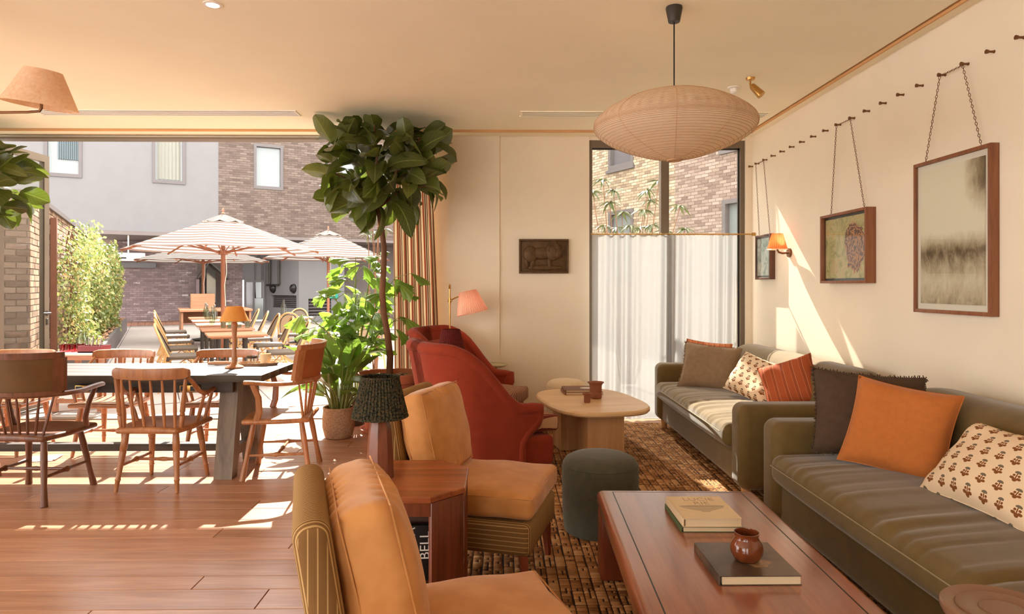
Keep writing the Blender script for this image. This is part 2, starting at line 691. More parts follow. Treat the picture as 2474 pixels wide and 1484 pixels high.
# ---- garden door opening: track, head frame, one leaf folded outwards
struct('trim_1', MB().span(-5.36, -0.76, YB - 0.02, YB + 0.12, 2.925, 2.945).span(-5.36, -0.76, YB + 0.0, YB + 0.1, -0.02, 0.012), M['alu'])
dr = bpy.data.objects.new('door_1', None)
COL.objects.link(dr)
dr.location = (-5.285, 6.99, 0)
dr.rotation_euler = (0, 0, R(1.2))
dr['kind'] = 'structure'
dr['label'] = 'glazed garden door leaf standing open at the left of the doorway'
part('stile', MB().span(-0.03, 0.03, 0, 0.06, 0.02, 2.9), M['alu'], dr)
part('stile', MB().span(-0.03, 0.03, 0.70, 0.78, 0.02, 2.9), M['alu'], dr)
part('rail', MB().span(-0.03, 0.03, 0.06, 0.70, 2.82, 2.9), M['alu'], dr)
part('rail', MB().span(-0.03, 0.03, 0.06, 0.70, 0.02, 0.14), M['alu'], dr)
part('gasket', MB().span(-0.02, 0.02, 0.683, 0.70, 0.14, 2.82), M['alu_dark'], dr)
part('pane', MB().span(-0.006, 0.006, 0.06, 0.69, 0.14, 2.82), M['glass'], dr)
hd = MB()
hd.cyl((0.03, 0.735, 1.08), (0.075, 0.735, 1.08), 0.011)
hd.tube([(0.075, 0.735, 1.08), (0.078, 0.68, 1.08), (0.078, 0.61, 1.08)], 0.011)
hd.cyl((0.03, 0.735, 1.08), (0.04, 0.735, 1.08), 0.028)
part('handle', hd, M['alu_dark'], dr)
part('lock', MB().soft((0.034, 0.735, 0.98), (0.012, 0.03, 0.07), 0.005), M['alu_dark'], dr)

# ---- tall window with mullion
wn = bpy.data.objects.new('window_1', None)
COL.objects.link(wn)
wn.location = (0, YB + 0.08, 0)
wn['kind'] = 'structure'
wn['label'] = 'tall two-pane window in dark frame behind the white cafe curtain'
fr = MB()
fr.span(0.91, 0.945, -0.05, 0.05, 0, 2.935)
fr.span(2.52, 2.565, -0.05, 0.05, 0, 2.935)
fr.span(0.945, 2.52, -0.05, 0.05, 2.86, 2.935)
fr.span(0.945, 2.52, -0.05, 0.05, 0, 0.05)
part('window_frame', fr, M['alu'], wn)
part('gasket', MB().span(0.945, 2.52, -0.012, 0.012, 2.845, 2.86).span(2.505, 2.52, -0.012, 0.012, 0.05, 2.86), M['alu_dark'], wn)
part('mullion', MB().span(1.675, 1.76, -0.05, 0.05, 0.05, 2.86), M['alu'], wn)
part('pane', MB().span(0.945, 1.675, -0.004, 0.004, 0.05, 2.86), M['glass'], wn)
part('pane', MB().span(1.76, 2.505, -0.004, 0.004, 0.05, 2.86), M['glass'], wn)

# ================================================================ COURTYARD
D1 = Vector((-0.463, 0.886, 0)).normalized()      # away, to the left
D2 = Vector((D1.y, -D1.x, 0))                     # right, away
CR = math.atan2(D2.y, D2.x)
F0 = Vector((-11.9, 21.5, 0))


def cy(t, d, z=0):
    """courtyard frame: t along the facade, d behind it"""
    return F0 + D2 * t + D1 * d + Vector((0, 0, z))


def fp(px, py, d=0.0):
    r = ray(px, py)
    o = Vector((0, 0, EYE)) - F0
    k = (d - o.dot(D1)) / r.dot(D1)
    p = o + r * k
    return p.dot(D2), p.z


def ft(px, d=0.0):
    return fp(px, 600, d)[0]


def cyobj(name, label=None):
    o = bpy.data.objects.new(name, None)
    COL.objects.link(o)
    o.location = F0
    o.rotation_euler = (0, 0, CR)
    o['kind'] = 'structure'
    if label:
        o['label'] = label
    return o


def brick_mat(name, stops, rough=0.9):
    t = NT(name)
    at = t.n('ShaderNodeAttribute', attribute_name='tint')
    n = t.noise(t.coord('Object'), 40, 3)
    f = t.math('ADD', at.outputs['Fac'], t.math('MULTIPLY', t.math('SUBTRACT', n, 0.5), 0.25))
    t.base(t.ramp(f, [(p, lin(c)) for p, c in stops]), rough, 0, 0.15)
    t.bump(n, 0.3, 0.004)
    return t.m


M['brick_red'] = brick_mat('brown red brick', [(0, (86, 73, 67)), (0.35, (98, 84, 76)), (0.7, (106, 91, 83)), (1, (115, 101, 92))])
M['brick_yellow'] = brick_mat('yellow stock brick', [(0, (120, 102, 86)), (0.3, (148, 130, 108)), (0.7, (160, 143, 122)), (1, (168, 152, 134))])
M['brick_plum'] = brick_mat('plum brick', [(0, (120, 103, 103)), (0.5, (136, 117, 117)), (0.97, (147, 128, 126)), (1, (196, 180, 176))])
M['brick_ivy'] = brick_mat('garden wall brick', [(0, (112, 92, 78)), (0.5, (146, 120, 100)), (1, (166, 140, 118))])


def bricks(name, x0, x1, z0, z1, m, parent, holes=(), y=0.0, bw=0.215, bh=0.065, j=0.012, proud=0.012, seed=1, zfn=None):
    """individual bricks standing proud of a wall face (facing -y), one joined mesh"""
    g = random.Random(seed)
    v, f, tint = [], [], []
    row = 0
    z = z0
    while z < z1:
        x = x0 - (row % 2) * (bw + j) / 2
        while x < x1:
            a, b = max(x, x0), min(x + bw, x1)
            ztop = min(z + bh, z1)
            ok = b - a > 0.02
            if ok and zfn and ztop > zfn((a + b) / 2):
                ok = False
            for (hx0, hx1, hz0, hz1) in holes:
                if ok and b > hx0 and a < hx1 and ztop > hz0 and z < hz1:
                    if a < hx0 < b:
                        b = hx0
                    elif a < hx1 < b:
                        a = hx1
                    else:
                        ok = False
                    ok = ok and b - a > 0.02
            if ok:
                o = len(v)
                p = proud + g.uniform(-0.004, 0.004)
                v += [(a, y, z), (b, y, z), (b, y, ztop), (a, y, ztop), (a, y - p, z), (b, y - p, z), (b, y - p, ztop), (a, y - p, ztop)]
                f += [(o + 4, o + 5, o + 6, o + 7), (o, o + 1, o + 5, o + 4), (o + 1, o + 2, o + 6, o + 5), (o + 2, o + 3, o + 7, o + 6), (o + 3, o, o + 4, o + 7)]
                tint += [g.random()] * 5
            x += bw + j
        z += bh + j
        row += 1
    me = bpy.data.meshes.new(name)
    me.from_pydata(v, [], f)
    a = me.attributes.new('tint', 'FLOAT', 'FACE')
    a.data.foreach_set('value', tint)
    me.materials.append(m)
    o = link(name, me, parent)
    o['kind'] = 'stuff'
    return o


def wall_holes(mb, x0, x1, z0, z1, holes, y0, y1):
    xs = sorted({x0, x1, *[min(max(h[k], x0), x1) for h in holes for k in (0, 1)]})
    zs = sorted({z0, z1, *[min(max(h[k], z0), z1) for h in holes for k in (2, 3)]})
    for a, b in zip(xs, xs[1:]):
        for c, d in zip(zs, zs[1:]):
            mx, mz = (a + b) / 2, (c + d) / 2
            if any(h[0] < mx < h[1] and h[2] < mz < h[3] for h in holes):
                continue
            mb.span(a, b, y0, y1, c, d)
    return mb


M['pane_pale'] = mat('bright window pane', (112, 117, 116), 0.08, 0.10, 1.2, spec=0.9)
M['pane_dark'] = mat('dim window pane', (92, 88, 92), 0.06, 0.10, 1.0, spec=0.9)
M['blind'] = mat('blue grey blind', (84, 95, 99), 0.7, 0.06, 4)
M['voile'] = mat('voile', (128, 126, 116), 0.8, 0.06, (3), stretch=(10, 1, 0.3))


def win(parent, h, y=0.0, fw=0.09, dep=0.14, pane='pane_pale'):
    """a window of a far facade: four frame bars, pane and curtain, set back in its opening"""
    x0, x1, z0, z1 = h
    f = MB()
    f.span(x0, x0 + fw, y - 0.03, y + dep, z0, z1).span(x1 - fw, x1, y - 0.03, y + dep, z0, z1)
    f.span(x0 + fw, x1 - fw, y - 0.03, y + dep, z1 - fw, z1).span(x0 + fw, x1 - fw, y - 0.03, y + dep, z0, z0 + fw * 1.2)
    w = part('window', f, M['winframe'], parent, smooth=False)
    part('pane', MB().span(x0 + fw, x1 - fw, y + dep - 0.05, y + dep - 0.03, z0 + fw * 1.2, z1 - fw), M[pane], w, smooth=False)
    return w


# -- upper storeys across the yard: white render, then brick
TB = ft(528)
OVZ = 3.15
TOP = 10.0
w1 = (ft(106), ft(198), fp(160, 428)[1], 7.1)
w2 = (ft(368), ft(448), fp(408, 444)[1], 7.0)
w3 = (ft(613), ft(684), fp(648, 458)[1], fp(648, 350)[1])
w4 = (ft(820), ft(885), fp(850, 428)[1], 6.7)
yard_white = cyobj('wall_yard_white', 'white rendered upper storey across the courtyard')
part('render', wall_holes(MB(), -9, TB, OVZ, TOP, [w1, w2], 0, 0.3), M['plaster_white'], yard_white, smooth=False)
for h in (w1, w2):
    win(yard_white, h)
bl = MB()
for k in range(12):
    xx = w1[0] + 0.35 + k * 0.055
    bl.span(xx, xx + 0.04, 0.02, 0.05, w1[2] + 0.55, w1[3] - 0.1)
part('blind', bl, M['blind'], yard_white, 'blue grey pleated blind', smooth=False)
cv = MB()
cv.grid(lambda u, v: (w2[0] + 0.14 + u * (w2[1] - w2[0] - 0.28), 0.06 + 0.015 * math.sin(u * 40), w2[2] + 0.14 + v * (w2[3] - w2[2] - 0.25)), 40, 1)
part('window_curtain', cv, M['voile'], yard_white)
yard_brick = cyobj('wall_yard_brick', 'brown brick upper storey across the courtyard')
part('mortar', wall_holes(MB(), TB, 16, OVZ, TOP, [w3, w4], 0.0, 0.3), M['mortar_pale'], yard_brick, smooth=False)
bricks('brick_courses', TB, 12.2, OVZ, 7.6, M['brick_red'], yard_brick, [w3, w4], 0.0, seed=11)
for h in (w3, w4):
    win(yard_brick, h)
sf = cyobj('ceiling_yard_soffit', 'shadowed soffit under the projecting upper storeys')
part('soffit_slab', MB().span(-9, 16, 0.002, 6, OVZ - 0.12, OVZ).span(-9, 16, 0.3, 6, OVZ, TOP), M['soffit'], sf, smooth=False)

# -- plum brick wall set back below, with a gabled archway
GD = 3.2
ga, gb = ft(278, GD), ft(586, GD)
a0, a1 = ft(478, GD), ft(545, GD)
am, zap = ft(503, GD), fp(503, 640, GD)[1]
zev = fp(540, 676, GD)[1]
yard_plum = cyobj('wall_yard_plum', 'plum brick wall with a gabled archway at the end of the courtyard')


def arch_z(x):
    return zev + (zap - zev) * (1 - min(1, abs(x - am) / max(am - a0, 0.01)))


pm = MB()
pm.span(ga, a0, GD, GD + 0.25, 0, OVZ - 0.12).span(a1, gb, GD, GD + 0.25, 0, OVZ - 0.12)
pm.add([(a0, GD, zev), (am, GD, zap), (a1, GD, zev), (a1, GD, OVZ), (a0, GD, OVZ),
        (a0, GD + .25, zev), (am, GD + .25, zap), (a1, GD + .25, zev), (a1, GD + .25, OVZ), (a0, GD + .25, OVZ)],
       [(0, 1, 4), (1, 3, 4), (1, 2, 3), (0, 5, 6, 1), (1, 6, 7, 2)])
part('mortar', pm, M['mortar'], yard_plum, smooth=False)
n0 = len(bpy.data.objects)
bricks('brick_courses', ga, a0 - 0.02, 0.0, OVZ - 0.13, M['brick_plum'], yard_plum, y=GD, seed=5)
bricks('brick_courses', a1 + 0.02, gb, 0.0, OVZ - 0.13, M['brick_plum'], yard_plum, y=GD, seed=6)
bricks('brick_courses', a0, a1, zap + 0.05, OVZ - 0.13, M['brick_plum'], yard_plum, y=GD, seed=8)
# archway lining that projects into the yard
ah = MB()
pd = 0.9
al = a0 - 0.55
for (xa, za, xb, zb) in ((am - 0.02, zap + 0.02, a0 - 0.04, zev), (am + 0.02, zap + 0.02, a1 + 0.04, zev)):
    ah.add([(xa, GD - pd, za), (xb, GD - pd, zb), (xb, GD + 0.6, zb), (xa, GD + 0.6, za),
            (xa, GD - pd, za + 0.09), (xb, GD - pd, zb + 0.09), (xb, GD + 0.6, zb + 0.09), (xa, GD + 0.6, za + 0.09)],
           [(0, 1, 2, 3), (4, 7, 6, 5), (0, 4, 5, 1), (1, 5, 6, 2), (2, 6, 7, 3), (3, 7, 4, 0)])
part('arch_roof', ah, M['alu_dark'], yard_plum, smooth=False)
part('arch_jamb', MB().span(a0 - 0.1, a0, GD - pd, GD + 0.6, 0, zev), M['brick_plum'], yard_plum, smooth=False)
part('arch_back', MB().span(a0 - 0.6, a1 + 0.8, GD + 2.2, GD + 2.3, 0, 2.6), M['soffit'], yard_plum, smooth=False)
part('arch_window', MB().span(am + 0.08, am + 0.42, GD + 2.1, GD + 2.2, 0.7, 2.4), M['pane_pale'], yard_plum, smooth=False)
part('arch_shutter', MB().span(a0 + 0.15, am - 0.05, GD + 2.1, GD + 2.2, 0.5, 1.7), M['alu_dark'], yard_plum, smooth=False)
# low brick step at the foot of that wall
stp = cyobj('wall_yard_step', 'brown brick step along the foot of the plum wall')
part('step_core', MB().span(ft(283, 1.9), ft(470, 1.9), 1.75, GD, 0.0, 0.08), M['mortar'], stp, smooth=False)
sb = MB()
xx = ft(283, 1.9)
while xx < ft(470, 1.9):
    for k in range(6):
        sb.span(xx, xx + 0.2, 1.75 + k * 0.23, 1.75 + k * 0.23 + 0.215, 0.08, 0.095)
    sb.span(xx, xx + 0.2, 1.735, 1.75, 0.005, 0.09)
    xx += 0.212
part('brick_courses', sb, mat('red brown step brick', (140, 100, 82), 0.9, 0.15, 8), stp, smooth=False, kind='stuff')
# corner post, lintel box and projector screen case at the left end
t = thing('square_post', 'pale grey square post at the far end of the ivy', 'post', cy(ft(280, 0.6), 0.6), CR)
part('post_shaft', MB().span(-0.09, 0.09, -0.09, 0.09, 0, 2.3), M['plaster_white'], t, smooth=False)
part('post_cap', MB().span(-0.12, 0.12, -0.12, 0.12, 2.3, 2.36), M['plaster_white'], t, smooth=False)
p = fp(310, 621, 0.2)
t = thing('sign_box', 'white box sign with a black slot hanging under the soffit', 'sign', cy(p[0], 0.2, 0), CR)
part('sign_face', MB().soft((0, 0, p[1]), (0.95, 0.14, 0.26), 0.01), M['white'], t)
part('black_slot', MB().span(-0.44, -0.05, -0.075, -0.069, p[1] - 0.06, p[1] - 0.01), M['black'], t, smooth=False)
part('bracket', MB().span(-0.02, 0.02, -0.02, 0.02, p[1] + 0.12, OVZ - 0.12), M['white'], t, smooth=False)
p = fp(330, 641, GD - 0.12)
one('screen_case', MB().soft((0, 0, 0), (1.25, 0.16, 0.2), 0.02), M['plaster_white'],
    'long pale projector screen case high on the plum brick wall', 'screen case', cy(p[0], GD - 0.1, p[1]), CR)

# -- right of the archway: glazed door and white plaster walls with flues and louvres
t0, t1 = ft(590, GD), ft(641, GD)
gd = cyobj('door_yard', 'grey glazed door in the far corner of the courtyard')
zd = fp(615, 682, GD)[1]
fr = MB().span(t0, t0 + 0.07, GD - 0.05, GD + 0.05, 0, zd).span(t1 - 0.07, t1, GD - 0.05, GD + 0.05, 0, zd).span(t0, t1, GD - 0.05, GD + 0.05, zd, zd + 0.08)
tm = t0 + (t1 - t0) * 0.45
fr.span(tm - 0.03, tm + 0.03, GD - 0.05, GD + 0.05, 0, zd)
part('door_frame', fr, M['winframe'], gd, smooth=False)
part('pane', MB().span(t0 + 0.07, tm - 0.03, GD - 0.01, GD + 0.01, 0.05, zd), M['pane_dark'], gd, smooth=False)
part('pane', MB().span(tm + 0.03, t1 - 0.07, GD - 0.01, GD + 0.01, 0.05, zd), M['pane_pale'], gd, smooth=False)
tw = t0 + (t1 - t0) * 0.68
lancet = [(tw + x, z) for x, z in ((-.13, .9), (.13, .9), (.13, 2.2), (.09, 2.42), (0, 2.62), (-.09, 2.42), (-.13, 2.2))]
part('wall_panel', MB().span(gb, t1 + 0.05, GD + 0.02, GD + 0.2, zd + 0.08, OVZ - 0.12), M['plaster_white'], gd, smooth=False)
part('lancet_tracery', MB().tube([(x, GD - 0.03, z) for x, z in lancet], 0.025, 6, closed=True), M['winframe'], gd)

wc = cyobj('wall_yard_plaster', 'white plaster corner with flues, wall lamps and louvred vents')
C1 = (t1, GD)
C2 = (ft(722, 1.0), 1.0)
C3 = (ft(832, 1.0), 1.0)
wv = MB()
dv = Vector((C2[0] - C1[0], C2[1] - C1[1], 0))
LW = dv.length
WR = math.atan2(dv.y, dv.x)
Mw = Matrix.Translation((C1[0], C1[1], 0)) @ Matrix.Rotation(WR, 4, 'Z')


def wq(px):
    """distance along the slanting plaster wall for a pixel column"""
    best, bd = 0, 1e9
    for k in range(201):
        q = LW * k / 200
        p = cy(*(Mw @ Vector((q, 0, 0))).xy)
        rr = p - Vector((0, 0, EYE))
        x = CXP + FPX * (rr.x * _c - rr.y * _s) / (rr.x * _s + rr.y * _c)
        if abs(x - px) < bd:
            best, bd = q, abs(x - px)
    return best


q0, q1 = wq(655), wq(716)
wv.M = Mw
wall_holes(wv, 0, LW, 0, OVZ - 0.12, [(q0, q1, 0.55, 1.02)], 0, 0.4)
wv.M = None
wall_holes(wv, C2[0], C3[0], 0, OVZ - 0.12, [(C2[0] + 0.35, C2[0] + 1.2, 0.25, 0.9)], 1.0, 1.4)
part('plaster', wv, M['plaster_white'], wc, smooth=False)
for k in range(6):
    lv = MB()
    lv.M = Mw
    lv.box(((q0 + q1) / 2, 0.12, 0.6 + k * 0.075), (q1 - q0, 0.07, 0.022), rot=Matrix.Rotation(R(35), 3, 'X'))
    part('louvre_slat', lv, M['winframe'], wc, smooth=False)
lv = MB()
lv.M = Mw
lv.span(q0, q1, 0.3, 0.32, 0.55, 1.02)
lv.M = None
lv.span(C2[0] + 0.35, C2[0] + 1.2, 1.3, 1.32, 0.25, 0.9)
part('vent_back', lv, M['alu_dark'], wc, smooth=False)
for k in range(5):
    part('louvre_slat', MB().box((C2[0] + 0.775, 1.1, 0.32 + k * 0.12), (0.85, 0.08, 0.025), rot=Matrix.Rotation(R(35), 3, 'X')), M['winframe'], wc, smooth=False)
for px in (656, 678):
    q = wq(px)
    fl = MB()
    fl.M = Mw
    fl.tube([(q, -0.08, OVZ - 0.15), (q, -0.08, 1.46), (q - 0.05, -0.08, 1.42), (q - 0.22, -0.08, 1.42)], 0.04, 8)
    part('flue_pipe', fl, M['alu_dark'], wc)
for px in (662, 711):
    q = wq(px)
    fl = MB()
    fl.M = Mw
    fl.lathe([(0.002, 0.16), (0.1, 0.13), (0.15, 0.05), (0.16, 0.0), (0.13, -0.12), (0.02, -0.2)], 12, (q, -0.02, 1.3))
    part('wall_lamp', fl, M['black'], wc)
# grey recess to the right
part('recess_wall', MB().span(C3[0], 16, 2.6, 2.8, 0, OVZ), M['soffit'], wc, smooth=False)
p = fp(808, 694, 0.95)
t = thing('round_sign', 'dark round-topped sign on the white plaster wall', 'sign', cy(p[0], 0.94, p[1]), CR)
part('sign_disc', MB().cyl((0, 0.03, 0), (0, 0, 0), 0.14, n=24), M['winframe'], t)
p = fp(806, 714, 0.95)
t = thing('exit_sign', 'small green exit sign low on the white plaster wall', 'sign', cy(p[0], 0.94, p[1]), CR)
part('sign_board', MB().span(-0.16, 0.16, 0, 0.03, -0.11, 0.11), mat('exit green', (40, 140, 120), 0.4, 0.03), t, smooth=False)
part('arrow_mark', MB().span(-0.09, 0.04, -0.004, 0, -0.02, 0.02).prism([(0.04, -0.05), (0.1, 0), (0.04, 0.05)], 0, 0.001), M['white'], t, smooth=False)
# raised planter with greenery and brick bench
p = ft(905, -0.6)
t = thing('raised_planter', 'low concrete planter with grasses by the right-hand yard wall', 'planter', cy(p, -0.6), CR)
part('trough', MB().soft((0.4, 0.3, 0.32), (3.0, 0.7, 0.64), 0.02), M['plaster_white'], t)
gr = MB()
for k in range(260):
    x, yv = random.uniform(-1.0, 1.8), random.uniform(0.05, 0.55)
    h, a = random.uniform(0.25, 0.6), random.uniform(0, 2 * PI)
    dx, dy = math.cos(a) * h * 0.4, math.sin(a) * h * 0.4
    gr.add([(x - 0.015, yv, 0.62), (x + 0.015, yv, 0.62), (x + dx * .6, yv + dy * .6, 0.62 + h * .75), (x + dx, yv + dy, 0.62 + h)], [(0, 1, 2), (0, 2, 3)])
M['grass'] = mat('grass blades', (108, 120, 76), 0.6, 0.2, 3, trans=((150, 170, 80), 0.3))
part('grasses', gr, M['grass'], t, kind='stuff', smooth=False)
t = thing('brick_bench', 'brick bench with a pale coping beside the planter', 'bench', cy(ft(932, -2.4), -2.4), CR)
part('seat_slab', MB().soft((0.5, 0, 0.5), (2.2, 0.5, 0.06), 0.01), M['slab'], t)
b_ = bricks('brick_courses', -0.55, 1.55, 0, 0.46, M['brick_red'], t, y=-0.2, seed=31)
part('bench_core', MB().span(-0.55, 1.55, -0.2, 0.2, 0, 0.47), M['mortar'], t, smooth=False)

# -- ground and paving slabs
struct('ground', MB().span(-30, 20, YB + 0.1, 45, -0.2, -0.05), M['ground'])
pav = cyobj('floor_courtyard', 'pale stone paving of the courtyard')
part('bedding', MB().span(-10, 14, -22, 3.2, -0.09, -0.04), M['mortar'], pav, smooth=False)
slab_me = {}
n = 0
for i in range(-30, 14):
    for jx in range(-3, 16):
        t_, d_ = -6 + jx * 0.98, i * 0.98
        if d_ > 2.5:
            continue
        p = cy(t_ + 0.49, d_ + 0.49)
        if p.y < YB + 0.55:
            continue
        xpx = CXP + FPX * (p.x * _c - p.y * _s) / (p.x * _s + p.y * _c)
        if not (60 < xpx < 1090):
            continue
        if 'a' not in slab_me:
            slab_me['a'] = MB().soft((0, 0, -0.025), (0.97, 0.97, 0.05), 0.004, 1).mesh('paving_slab', M['slab'], False)
        o = link('paving_slab', slab_me['a'], pav, (t_ + 0.49, d_ + 0.49, 0))
        n += 1
struct('trim_2', MB().span(-5.4, -0.6, YB + 0.12, YB + 1.3, -0.06, -0.012), M['slab'])

# -- brick garden wall with ivy along the left
IV0 = Vector((-9.88, 15.95, 0))


def ivp(s, off=0.0, z=0.0):
    return IV0 + D1 * s + D2 * off + Vector((0, 0, z))


IVR = math.atan2(D1.y, D1.x)
iw = bpy.data.objects.new('wall_garden', None)
COL.objects.link(iw)
iw.location = IV0
iw.rotation_euler = (0, 0, IVR)
iw['kind'] = 'structure'
iw['label'] = 'brick garden wall with coping behind the ivy'
S0, S1, IH = -8.6, 5.4, 2.52
part('mortar', MB().span(S0, S1, 0, 0.22, 0, IH), M['mortar'], iw, smooth=False)
bricks('brick_courses', S0, -3.0, 0.0, IH, M['brick_ivy'], iw, y=0.0, seed=21)
part('coping', MB().span(S0 - 0.03, S1, -0.05, 0.27, IH, IH + 0.07), M['winframe'], iw, smooth=False)
rt = bpy.data.objects.new('wall_garden_return', None)
COL.objects.link(rt)
_ra = IVR + PI / 2 + R(25)
rt.location = ivp(S0) + Vector((math.cos(_ra), math.sin(_ra), 0)) * 3.2
rt.rotation_euler = (0, 0, _ra + PI)
rt['kind'] = 'structure'
part('mortar', MB().span(0, 3.2, 0.0, 0.2, 0, 2.3), M['mortar'], rt, smooth=False)
bricks('brick_courses', 0, 3.2, 0, 2.3, M['brick_red'], rt, y=0.0, seed=22)

M['ivy'] = None
t_ = NT('ivy leaves')
oc = t_.n('ShaderNodeAttribute', attribute_name='tint')
colr = t_.ramp(oc.outputs['Fac'], [(0, lin((92, 110, 52))), (0.45, lin((140, 152, 78))), (0.75, lin((182, 186, 116))), (1, lin((196, 158, 104)))])
t_.base(colr, 0.35, 0, 0.6)
t_.translucent(colr, 0.35)
M['ivy'] = t_.m
iv = thing('ivy_screen', 'dense ivy screen climbing the brick wall left of the courtyard', 'ivy', IV0, IVR)
g = random.Random(9)
v, f, tint = [], [], []
LS0, LS1 = -6.9, 5.3
for k in range(15000):
    s = LS0 + (LS1 - LS0) * g.random() ** 1.0
    z = 0.25 + 2.3 * g.random()
    edge = min(1, (s - LS0) / 0.5)
    bulge = 0.16 + 0.12 * math.sin(s * 2.1 + z) + 0.10 * math.sin(z * 3.2 + s)
    if z > 2.2 + 0.14 * math.sin(s * 3) + 0.1 * math.sin(s * 7.7) + 0.1:
        continue
    d = -(0.05 + g.random() ** 0.6 * (bulge + 0.22) * (0.4 + 0.6 * edge))
    c = Vector((s, d, z))
    L = g.uniform(0.045, 0.095) * (0.8 if s < -3 else 1.15)
    a = g.uniform(0, 2 * PI)
    nrm = Vector((g.uniform(-1, 1), -1.1 + g.uniform(-0.4, 0.9), g.uniform(-0.3, 1.1))).normalized()
    ta = nrm.orthogonal().normalized()
    tb = nrm.cross(ta)
    ta, tb = ta * math.cos(a) + tb * math.sin(a), tb * math.cos(a) - ta * math.sin(a)
    o = len(v)
    v += [c - ta * L * .5, c + tb * L * .42 + nrm * L * .1, c + ta * L * .62, c - tb * L * .42 + nrm * L * .1]
    f += [(o, o + 1, o + 2), (o, o + 2, o + 3)]
    tint += [g.random()] * 2
me = bpy.data.meshes.new('ivy_leaves')
me.from_pydata([tuple(q) for q in v], [], f)
me.attributes.new('tint', 'FLOAT', 'FACE').data.foreach_set('value', tint)
me.materials.append(M['ivy'])
o = link('ivy_leaves', me, iv)
o['kind'] = 'stuff'
for s in (-6.85, -3.9, -0.9, 2.2, 5.3):
    part('post', MB().span(s - 0.05, s + 0.05, -0.10, -0.02, 0, 2.4), mat('rust brown post', (104, 66, 46), 0.8, 0.1), iv, smooth=False)
for k in range(9):
    s = g.uniform(-6.6, -3)
    pts = [(s + 0.12 * math.sin(z * 3 + k), -0.12 - 0.04 * math.cos(z * 5), z) for z in np.linspace(0.3, 2.3, 10)]
    part('vine_stem', MB().tube(pts, 0.012, 5), M['trunk'], iv)
pl = thing('wall_planter', 'long grey planter box with dry leaves at the foot of the ivy', 'planter', IV0, IVR)
pb = MB()
pb.span(-6.9, 5.2, -0.62, -0.55, 0, 0.38).span(-6.9, -6.83, -0.55, 0, 0, 0.38).span(5.13, 5.2, -0.55, 0, 0, 0.38)
part('trough', pb, M['winframe'], pl, smooth=False)
part('soil_bed', MB().span(-6.83, 5.13, -0.55, -0.001, 0, 0.33), M['soil'], pl, smooth=False)
dl = MB()
for k in range(1500):
    s, d = g.uniform(-6.8, 5.1), -g.uniform(0.02, 0.54)
    L, a = g.uniform(0.05, 0.1), g.uniform(0, 2 * PI)
    z = 0.34 + g.uniform(0, 0.07)
    dl.add([(s, d, z), (s + L * .5 * math.cos(a + .5), d + L * .5 * math.sin(a + .5), z + g.uniform(0, .03)), (s + L * math.cos(a), d + L * math.sin(a), z + 0.01), (s + L * .5 * math.cos(a - .5), d + L * .5 * math.sin(a - .5), z)], [(0, 1, 2, 3)])
part('dry_leaves', dl, mat('dry leaves', (172, 130, 96), 0.8, 0.3, 25), pl, kind='stuff', smooth=False)

# -- brick house seen through the tall window
HB = Vector((3.54, 18.0, 0))
hw = bpy.data.objects.new('wall_house_brick', None)
COL.objects.link(hw)
hw.location = HB
hw.rotation_euler = (0, 0, math.atan2(-D1.y, -D1.x))      # local x runs towards us
hw['kind'] = 'structure'
hw['label'] = 'yellow and brown brick house beyond the tall window'


def hx(px, py=600):
    r = ray(px, py)
    nrm = D2
    k = HB.dot(nrm) / r.dot(nrm)
    p = Vector((0, 0, EYE)) + r * k
    return -(p - HB).dot(D1), p.z


hh = [(hx(1471)[0], hx(1531)[0], hx(1500, 406)[1], 6.8),
      (hx(1471)[0], hx(1531)[0], 1.6, hx(1500, 508)[1]),
      (hx(1746)[0], hx(1815)[0], 1.6, hx(1760, 482)[1]),
      (hx(1746)[0], hx(1815)[0], hx(1765, 360)[1], 6.6)]
xs = hx(1632)[0]
M['mortar_house'] = mat('house mortar', (140, 126, 110), 0.95, 0.05, 20)
part('mortar', wall_holes(MB(), -6, 7, 0, 9, hh, 0, 0.3), M['mortar_house'], hw, smooth=False)
bricks('brick_courses', -3.0, xs, 1.2, 6.9, M['brick_yellow'], hw, hh, seed=41)
M['brick_house'] = brick_mat('house red brick', [(0, (108, 90, 82)), (0.35, (128, 109, 99)), (0.7, (138, 120, 109)), (1, (148, 132, 121))])
bricks('brick_courses', xs, 6.5, 1.2, 6.9, M['brick_house'], hw, hh, seed=42)
for i, h in enumerate(hh):
    win(hw, h, 0.0, 0.1, 0.16, 'pane_dark' if i in (0,) else 'pane_pale')
    part('sill', MB().span(h[0] - 0.06, h[1] + 0.06, -0.08, 0.0, h[2] - 0.09, h[2]), M['winframe'], hw, smooth=False)

